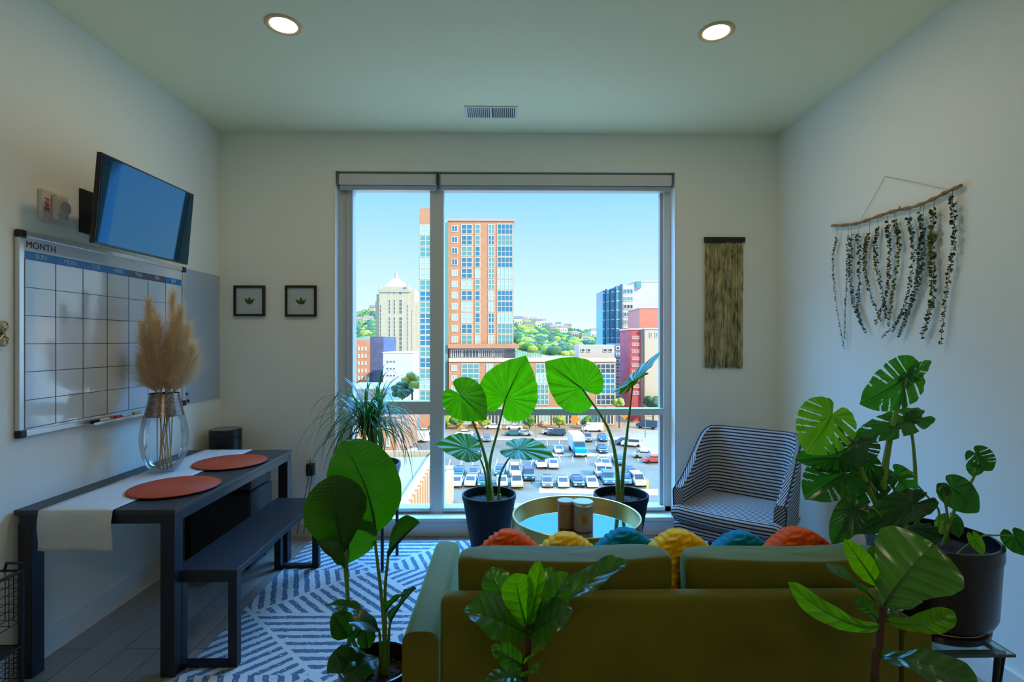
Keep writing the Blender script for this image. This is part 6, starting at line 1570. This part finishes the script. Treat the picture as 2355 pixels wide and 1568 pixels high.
# ---- cars
CARP = {}
TYRE = cmat('car_tyre', (0.02, 0.02, 0.02), .8)
CCOL = {'white': (0.85, 0.87, 0.90), 'silver': (0.52, 0.58, 0.62), 'blue': (0.06, 0.22, 0.42), 'dark blue': (0.03, 0.09, 0.18), 'teal': (0.02, 0.20, 0.26), 'grey': (0.20, 0.23, 0.28), 'cream': (0.70, 0.66, 0.52), 'red': (0.50, 0.08, 0.06)}
def car_mesh(col_, kind='car'):
    L_, Wd, H_ = (4.5, 1.8, 1.5) if kind == 'car' else ((4.7, 1.9, 1.85) if kind == 'suv' else (5.6, 2.0, 2.3))
    g = MB()
    if kind == 'car': side = [(-2.2, .35), (-2.25, .75), (-2.0, .92), (-1.3, .95), (-.75, 1.42), (.7, 1.45), (1.45, .98), (2.1, .85), (2.25, .6), (2.2, .35)]; gl_ = (-1.15, 1.3)
    elif kind == 'suv': side = [(-2.3, .4), (-2.35, 1.0), (-2.2, 1.1), (-2.0, 1.8), (.6, 1.82), (1.25, 1.12), (2.2, 1.0), (2.35, .75), (2.3, .4)]; gl_ = (-1.9, 1.1)
    else: side = [(-2.8, .45), (-2.85, 2.2), (-2.7, 2.3), (1.5, 2.3), (1.9, 1.35), (2.7, 1.15), (2.8, .8), (2.75, .45)]; gl_ = (.7, 1.7)
    n = len(side)
    zg = side[3][1] if kind == 'car' else 1.1
    for sx in (-1, 1):
        for (y, z) in side:
            w_ = Wd / 2 * (1 if z < 1.0 else 1 - .22 * (z - 1.0)); g.v.append(Vector((sx * w_, y, z)))
    for i in range(n): g.f.append([i, (i + 1) % n, n + (i + 1) % n, n + i]); g.m.append(0)
    g.f.append(list(range(n))[::-1]); g.m.append(0); g.f.append([n + i for i in range(n)]); g.m.append(0)
    tz = max(z for _, z in side)
    if kind != 'van':
        y0_, y1_ = gl_
        for sx in (-1, 1): g.obox((sx * (Wd / 2 - .07), (y0_ + y1_) / 2 - .1, (1.0 + tz) / 2 - .02), (.045, 0, 0), (0, (y1_ - y0_) / 2 - .35, 0), (0, 0, (tz - 1.0) / 2 - .08), 1)
        fy, ry = (1.10, -1.05) if kind == 'car' else (.93, -2.12)
        g.obox((0, fy, (1.0 + tz) / 2), (Wd / 2 - .22, 0, 0), (0, .34, -.22 if kind == 'car' else -.34), (0, .04, .05), 1)
        g.obox((0, ry, (1.0 + tz) / 2), (Wd / 2 - .22, 0, 0), (0, -.26 if kind == 'car' else -.08, -.22 if kind == 'car' else -.30), (0, -.04, .05), 1)
    else: g.obox((0, 1.72, 1.80), (Wd / 2 - .2, 0, 0), (0, .2, -.44), (0, .05, .03), 1)
    for sx in (-1, 1):
        for y in (-L_ * .31, L_ * .31): g.tube([(sx * (Wd / 2 - .2), y, .34), (sx * (Wd / 2 + .02), y, .34)], .34, 14, 2)
    f = 1 if kind != 'van' else 1
    for sx in (-.62, .62): g.box(sx - .18, sx + .18, side[-2][0] - .06, side[-2][0] + .03, side[-2][1] - .08, side[-2][1] + .10, 3)
    return g
HLT = cmat('car_light', (0.8, 0.8, 0.75), .3)
def place_car(px, py, col_, ang, lab, kind='car', z=None):
    p = PZ(px, py + 3, LOTZ); key = (col_, kind)
    if key not in CARP:
        o = car_mesh(col_, kind).build('parked_car' if kind != 'van' else 'delivery_van', [cmat('car_paint_' + col_.replace(' ', '_'), CCOL[col_], .25, coat=.5), GDARK, TYRE, HLT]); CARP[key] = o
    else:
        o = CARP[key].copy(); link(o)
    o.location = (p.x, p.y, LOTZ + .0 if z is None else z); o.rotation_euler = (0, 0, R(ang)); o.scale = (.87, .87, .87)
    for k in ('label', 'group'):
        if k in o: del o[k]
    tag(o, lab, 'car' if kind != 'van' else 'van', 'cars in the parking lot and street'); return o
near = [(1031, 1098, 'white', 'suv', 'at the left edge of the right pane, in the second row'), (1056, 1089, 'teal', 'car', 'behind the first white car of the nearest row'), (1091, 1089, 'grey', 'car', 'behind the second white car of the nearest row'),
        (1151, 1085, 'blue', 'car', 'behind the left-hand elephant ear stalk, in the second row'), (1184, 1088, 'silver', 'suv', 'behind the cream car right of the left-hand pot'), (1215, 1097, 'dark blue', 'suv', 'standing by itself right of the cream car'),
        (1052, 1111, 'white', 'car', 'first on the left in the nearest row'), (1084, 1110, 'white', 'car', 'second from the left in the nearest row'), (1113, 1110, 'teal', 'car', 'in the nearest row just left of the elephant ear stalks'),
        (1154, 1111, 'silver', 'car', 'in the nearest row just right of the elephant ear stalks'), (1188, 1113, 'cream', 'suv', 'in the nearest row above the right rim of the left-hand pot'), (1258, 1112, 'grey', 'car', 'with red rear lights in the nearest row above the tray table'),
        (1294, 1113, 'silver', 'car', 'second from the grey car in the nearest row above the tray table'), (1327, 1111, 'dark blue', 'car', 'between a silver and a white car in the nearest row'), (1359, 1113, 'white', 'car', 'in the nearest row left of the right-hand pot'),
        (1381, 1090, 'white', 'suv', 'behind the right part of the nearest row'), (1397, 1106, 'blue', 'suv', 'in the nearest row above the rim of the right-hand pot'), (1437, 1106, 'blue', 'car', 'between the two stalks above the right-hand pot'),
        (1448, 1090, 'teal', 'car', 'just right of the right-hand elephant ear stalk'), (1466, 1110, 'cream', 'suv', 'at the right end of the nearest row')]
for (px, py, c_, k_, w_) in near: place_car(px, py, c_, 180 + random.uniform(-6, 6), '%s parked %s' % (c_ + (' suv' if k_ == 'suv' else ' car'), w_), k_)
midc = [(1243, 1069, 'white', 'suv', 'left one of the pair below the drooping leaf', 184), (1272, 1070, 'white', 'car', 'right one of the pair below the drooping leaf', 178), (1390, 1069, 'silver', 'car', 'left of the right-hand stalks in the middle row', 182), (1422, 1062, 'blue', 'car', 'between the two stalks in the middle row', 180),
        (1384, 1036, 'dark blue', 'car', 'alone right of the blue truck', 180), (1284, 1036, 'white', 'car', 'left of the blue truck', 180), (1385, 1009, 'blue', 'car', 'in the far row right of the blue truck', 180), (1350, 1010, 'grey', 'suv', 'in the far row just behind the blue truck', 180),
        (1453, 1023, 'white', 'suv', 'standing side on near the right-hand stalk', 72), (1438, 1018, 'dark blue', 'car', 'behind the side on white suv', 100), (1481, 1049, 'silver', 'car', 'standing side on near the right end of the lot', 78), (1504, 1060, 'red', 'car', 'at the right edge of the window beside a silver car', 95),
        (1096, 1037, 'dark blue', 'car', 'behind the left-hand elephant ear stalk in the middle of the lot', 180), (1096, 1008, 'blue', 'car', 'in the far row behind the left-hand plant', 182), (1120, 1010, 'grey', 'car', 'in the far row between the stalks of the left-hand plant', 180),
        (958, 1012, 'white', 'van', 'at the far edge of the lot in the left pane', 70), (932, 1024, 'dark blue', 'car', 'behind a white car in the left pane', 85), (934, 1038, 'white', 'car', 'nearest in the left pane', 85), (915, 1012, 'silver', 'car', 'next to the palm leaves in the left pane', 85)]
for (px, py, c_, k_, w_, an) in midc: place_car(px, py, c_, an, '%s parked %s' % (c_ + {'car': ' car', 'suv': ' suv', 'van': ' van'}[k_], w_), k_)
stc = [(1068, 999, 'white', 'car', 'on the street left of the left-hand plant stalk', 88), (1182, 998, 'teal', 'car', 'on the street right of the left-hand plant', 88), (1204, 998, 'silver', 'car', 'on the street just right of the teal car', 88), (1266, 995, 'silver', 'car', 'on the street above the pair of white cars', 88),
       (1280, 998, 'dark blue', 'suv', 'on the street right of a silver car', 88), (1183, 984, 'white', 'car', 'on the far side of the street behind the teal car', 88), (1134, 983, 'white', 'car', 'on the far side of the street near the lamp post', 88), (1362, 989, 'white', 'van', 'long and parked on the street above the blue truck', 88), (1488, 982, 'dark blue', 'van', 'by itself on the pale ground at the far right', 60), (975, 995, 'cream', 'car', 'on the street in the left pane', 88)]
for (px, py, c_, k_, w_, an) in stc: place_car(px, py, c_, an, '%s %s' % (c_ + {'car': ' car', 'suv': ' suv', 'van': ' van'}[k_], w_), k_)
# blue and white truck
p = PZ(1328, 1042, LOTZ)
t = thing('box_truck', 'blue and white box truck in the middle of the parking lot', 'truck', (p.x, p.y, LOTZ), R(182), )
MB().rbox(-1.15, 1.15, -4.2, 1.3, .9, 3.5, .08, 2).build('cargo_box', cmat('truck_white', (0.72, 0.72, 0.66), .5), t, local=True)
g = MB(); g.add([(x, y, z) for x in (-1.05, 1.05) for (y, z) in ((1.35, .6), (1.35, 2.5), (2.1, 2.5), (2.6, 1.7), (3.6, 1.5), (3.7, .6))], [(0, 1, 2, 3, 4, 5), (11, 10, 9, 8, 7, 6)] + [(i, 6 + i, 6 + (i + 1) % 6, (i + 1) % 6) for i in range(6)])
g.build('cab', cmat('truck_blue', (0.0, 0.36, 0.75), .3), t, local=True)
MB().obox((0, 2.37, 2.12), (.9, 0, 0), (0, .22, -.34), (0, .04, .03)).build('windscreen', GDARK, t, local=True)
MB().box(-1.05, 1.05, 3.6, 3.85, .5, .8).build('bumper', WFR, t, local=True)
for (x, y) in ((-.95, 2.9), (.95, 2.9), (-.95, -2.8), (.95, -2.8)): MB().tube([(x - .15, y, .48), (x + .15, y, .48)], .48, 16).build('wheel', TYRE, t, local=True)
# lamp posts, construction drums, yellow post
for (px, pyb, pyt, lab) in ((1112, 1009, 966, 'thin street lamp post left of the left-hand plant'), (1233, 1006, 975, 'thin street lamp post right of the left-hand plant'), (1342, 1000, 976, 'thin street lamp post beside the long white van'), (1484, 1006, 958, 'white lamp post on the pale ground at the far right')):
    p = PZ(px, pyb, LOTZ); tp = P(px, pyt, p.y)
    t = thing('lamp_post', lab, 'lamp post', p)
    MB().tube([p, tp], [.10, .06], 8).build('pole', cmat('lamp_grey', (0.25, 0.24, 0.22), .6), t)
    MB().bar(tp, tp + Vector((1.2, 0, .1)), .08).box(tp.x + .9, tp.x + 1.5, tp.y - .12, tp.y + .12, tp.z - .02, tp.z + .1).build('lamp_head', cmat('lamp_grey', (0.25, 0.24, 0.22), .6), t)
OR = cmat('safety_orange', (0.85, 0.28, 0.03), .6); DW = cmat('drum_white', (0.8, 0.8, 0.75), .6)
for (px, py, w_) in ((1059, 983, 'left-hand plant stalk'), (1094, 981, 'lamp post left of the plant'), (1250, 980, 'gap between the elephant ears'), (1390, 982, 'right-hand plant stalk')):
    p = PZ(px, py, LOTZ); t = thing('traffic_drum', 'orange construction drum across the street by the %s' % w_, 'traffic drum', p)
    MB().lathe([(0, 1.3), (.45, 1.28), (.5, .9), (.6, .12), (.7, 0)], p, 14).build('body', OR, t, smooth='auto'); MB().lathe([(.485, 1.08), (.52, .8), (.53, .8), (.50, 1.08)], p, 14).build('white_band', DW, t)
for (px, py, lab) in ((1436, 978, 'orange diamond road sign right of the podium building'), (1322, 990, 'red and white road barrier sign beside the white van')):
    p = PZ(px, py, LOTZ); t = thing('road_sign', lab, 'road sign', p)
    MB().tube([p, p + UP * 2.2], .06, 8).build('post', cmat('lamp_grey', (0.25, 0.24, 0.22), .6), t)
    MB().obox(p + UP * 2.6 - Vector((0, .1, 0)), (.6, 0, .6), (0, .03, 0), (-.6, 0, .6)).build('sign_board', OR, t)
p = PZ(1489, 1127, LOTZ); t = thing('bollard', 'yellow bollard near the right end of the parking lot', 'bollard', p)
MB().lathe([(.14, 0), (.14, 1.4), (.10, 1.5), (0, 1.52)], p, 14).build('post', cmat('bollard_yellow', (0.85, 0.75, 0.08), .5), t, smooth='auto'); MB().lathe([(.5, 0), (.5, .06), (0, .07)], p, 16).build('base', WFR, t)

# ================================================================== LIGHT, SKY, CAMERA
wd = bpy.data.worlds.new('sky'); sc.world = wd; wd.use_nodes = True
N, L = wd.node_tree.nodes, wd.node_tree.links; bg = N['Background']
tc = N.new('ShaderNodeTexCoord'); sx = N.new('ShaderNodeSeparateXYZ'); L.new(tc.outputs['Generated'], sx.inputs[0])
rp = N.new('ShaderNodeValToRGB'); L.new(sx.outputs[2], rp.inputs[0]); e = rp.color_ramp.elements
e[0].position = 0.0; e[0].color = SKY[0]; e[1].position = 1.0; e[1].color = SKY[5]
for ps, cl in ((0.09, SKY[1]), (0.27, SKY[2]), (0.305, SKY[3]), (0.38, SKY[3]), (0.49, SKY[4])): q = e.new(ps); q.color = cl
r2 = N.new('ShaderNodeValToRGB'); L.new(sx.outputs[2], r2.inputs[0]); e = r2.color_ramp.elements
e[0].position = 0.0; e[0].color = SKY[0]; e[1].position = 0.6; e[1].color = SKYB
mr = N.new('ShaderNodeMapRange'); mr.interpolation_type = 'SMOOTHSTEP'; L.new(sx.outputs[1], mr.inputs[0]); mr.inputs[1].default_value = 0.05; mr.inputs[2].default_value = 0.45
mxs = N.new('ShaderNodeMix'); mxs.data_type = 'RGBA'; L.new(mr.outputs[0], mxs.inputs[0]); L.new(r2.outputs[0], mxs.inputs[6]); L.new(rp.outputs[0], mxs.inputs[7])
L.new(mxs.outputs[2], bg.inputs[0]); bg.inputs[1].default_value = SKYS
sl_ = bpy.data.lights.new('sun', 'SUN'); sl_.energy = SUNE; sl_.angle = R(0.6); sl_.color = (1.0, 0.86, 0.64)
so = bpy.data.objects.new('sun', sl_); link(so); so.rotation_euler = Vector((-0.80, 0.55, -0.62)).to_track_quat('-Z', 'Y').to_euler()
pl = bpy.data.lights.new('window_portal', 'AREA'); pl.shape = 'RECTANGLE'; pl.size = WX1 - WX0; pl.size_y = WZ1 - WZ0; pl.cycles.is_portal = True
po = bpy.data.objects.new('window_portal', pl); link(po); po.location = ((WX0 + WX1) / 2, D + RD + .01, (WZ0 + WZ1) / 2); po.rotation_euler = (-PI / 2, 0, 0)

cd = bpy.data.cameras.new('camera'); cam = bpy.data.objects.new('camera', cd); link(cam)
cam.location = (0, 0, CAMZ); cam.rotation_euler = (PI / 2, 0, -YAW)
cd.sensor_fit = 'HORIZONTAL'; cd.sensor_width = 36.0; cd.lens = F / 2355 * 36.0; cd.clip_start = 0.05; cd.clip_end = 3000
cd.shift_y = 0.5 / 2355
sc.camera = cam
sc.view_settings.view_transform = 'Standard'; sc.view_settings.look = 'None'; sc.view_settings.gamma = 1.0; sc.view_settings.use_curve_mapping = False
sc.view_settings.exposure = EXPO
cy = sc.cycles; cy.use_denoising = True
try: cy.denoiser = 'OPENIMAGEDENOISE'; cy.denoising_input_passes = 'RGB_ALBEDO_NORMAL'
except Exception: pass
cy.use_adaptive_sampling = True; cy.adaptive_threshold = 0.02; cy.max_bounces = 10; cy.diffuse_bounces = 5; cy.glossy_bounces = 4; cy.transparent_max_bounces = 16; cy.transmission_bounces = 8
cy.sample_clamp_indirect = 6.0; cy.caustics_reflective = False; cy.caustics_refractive = False
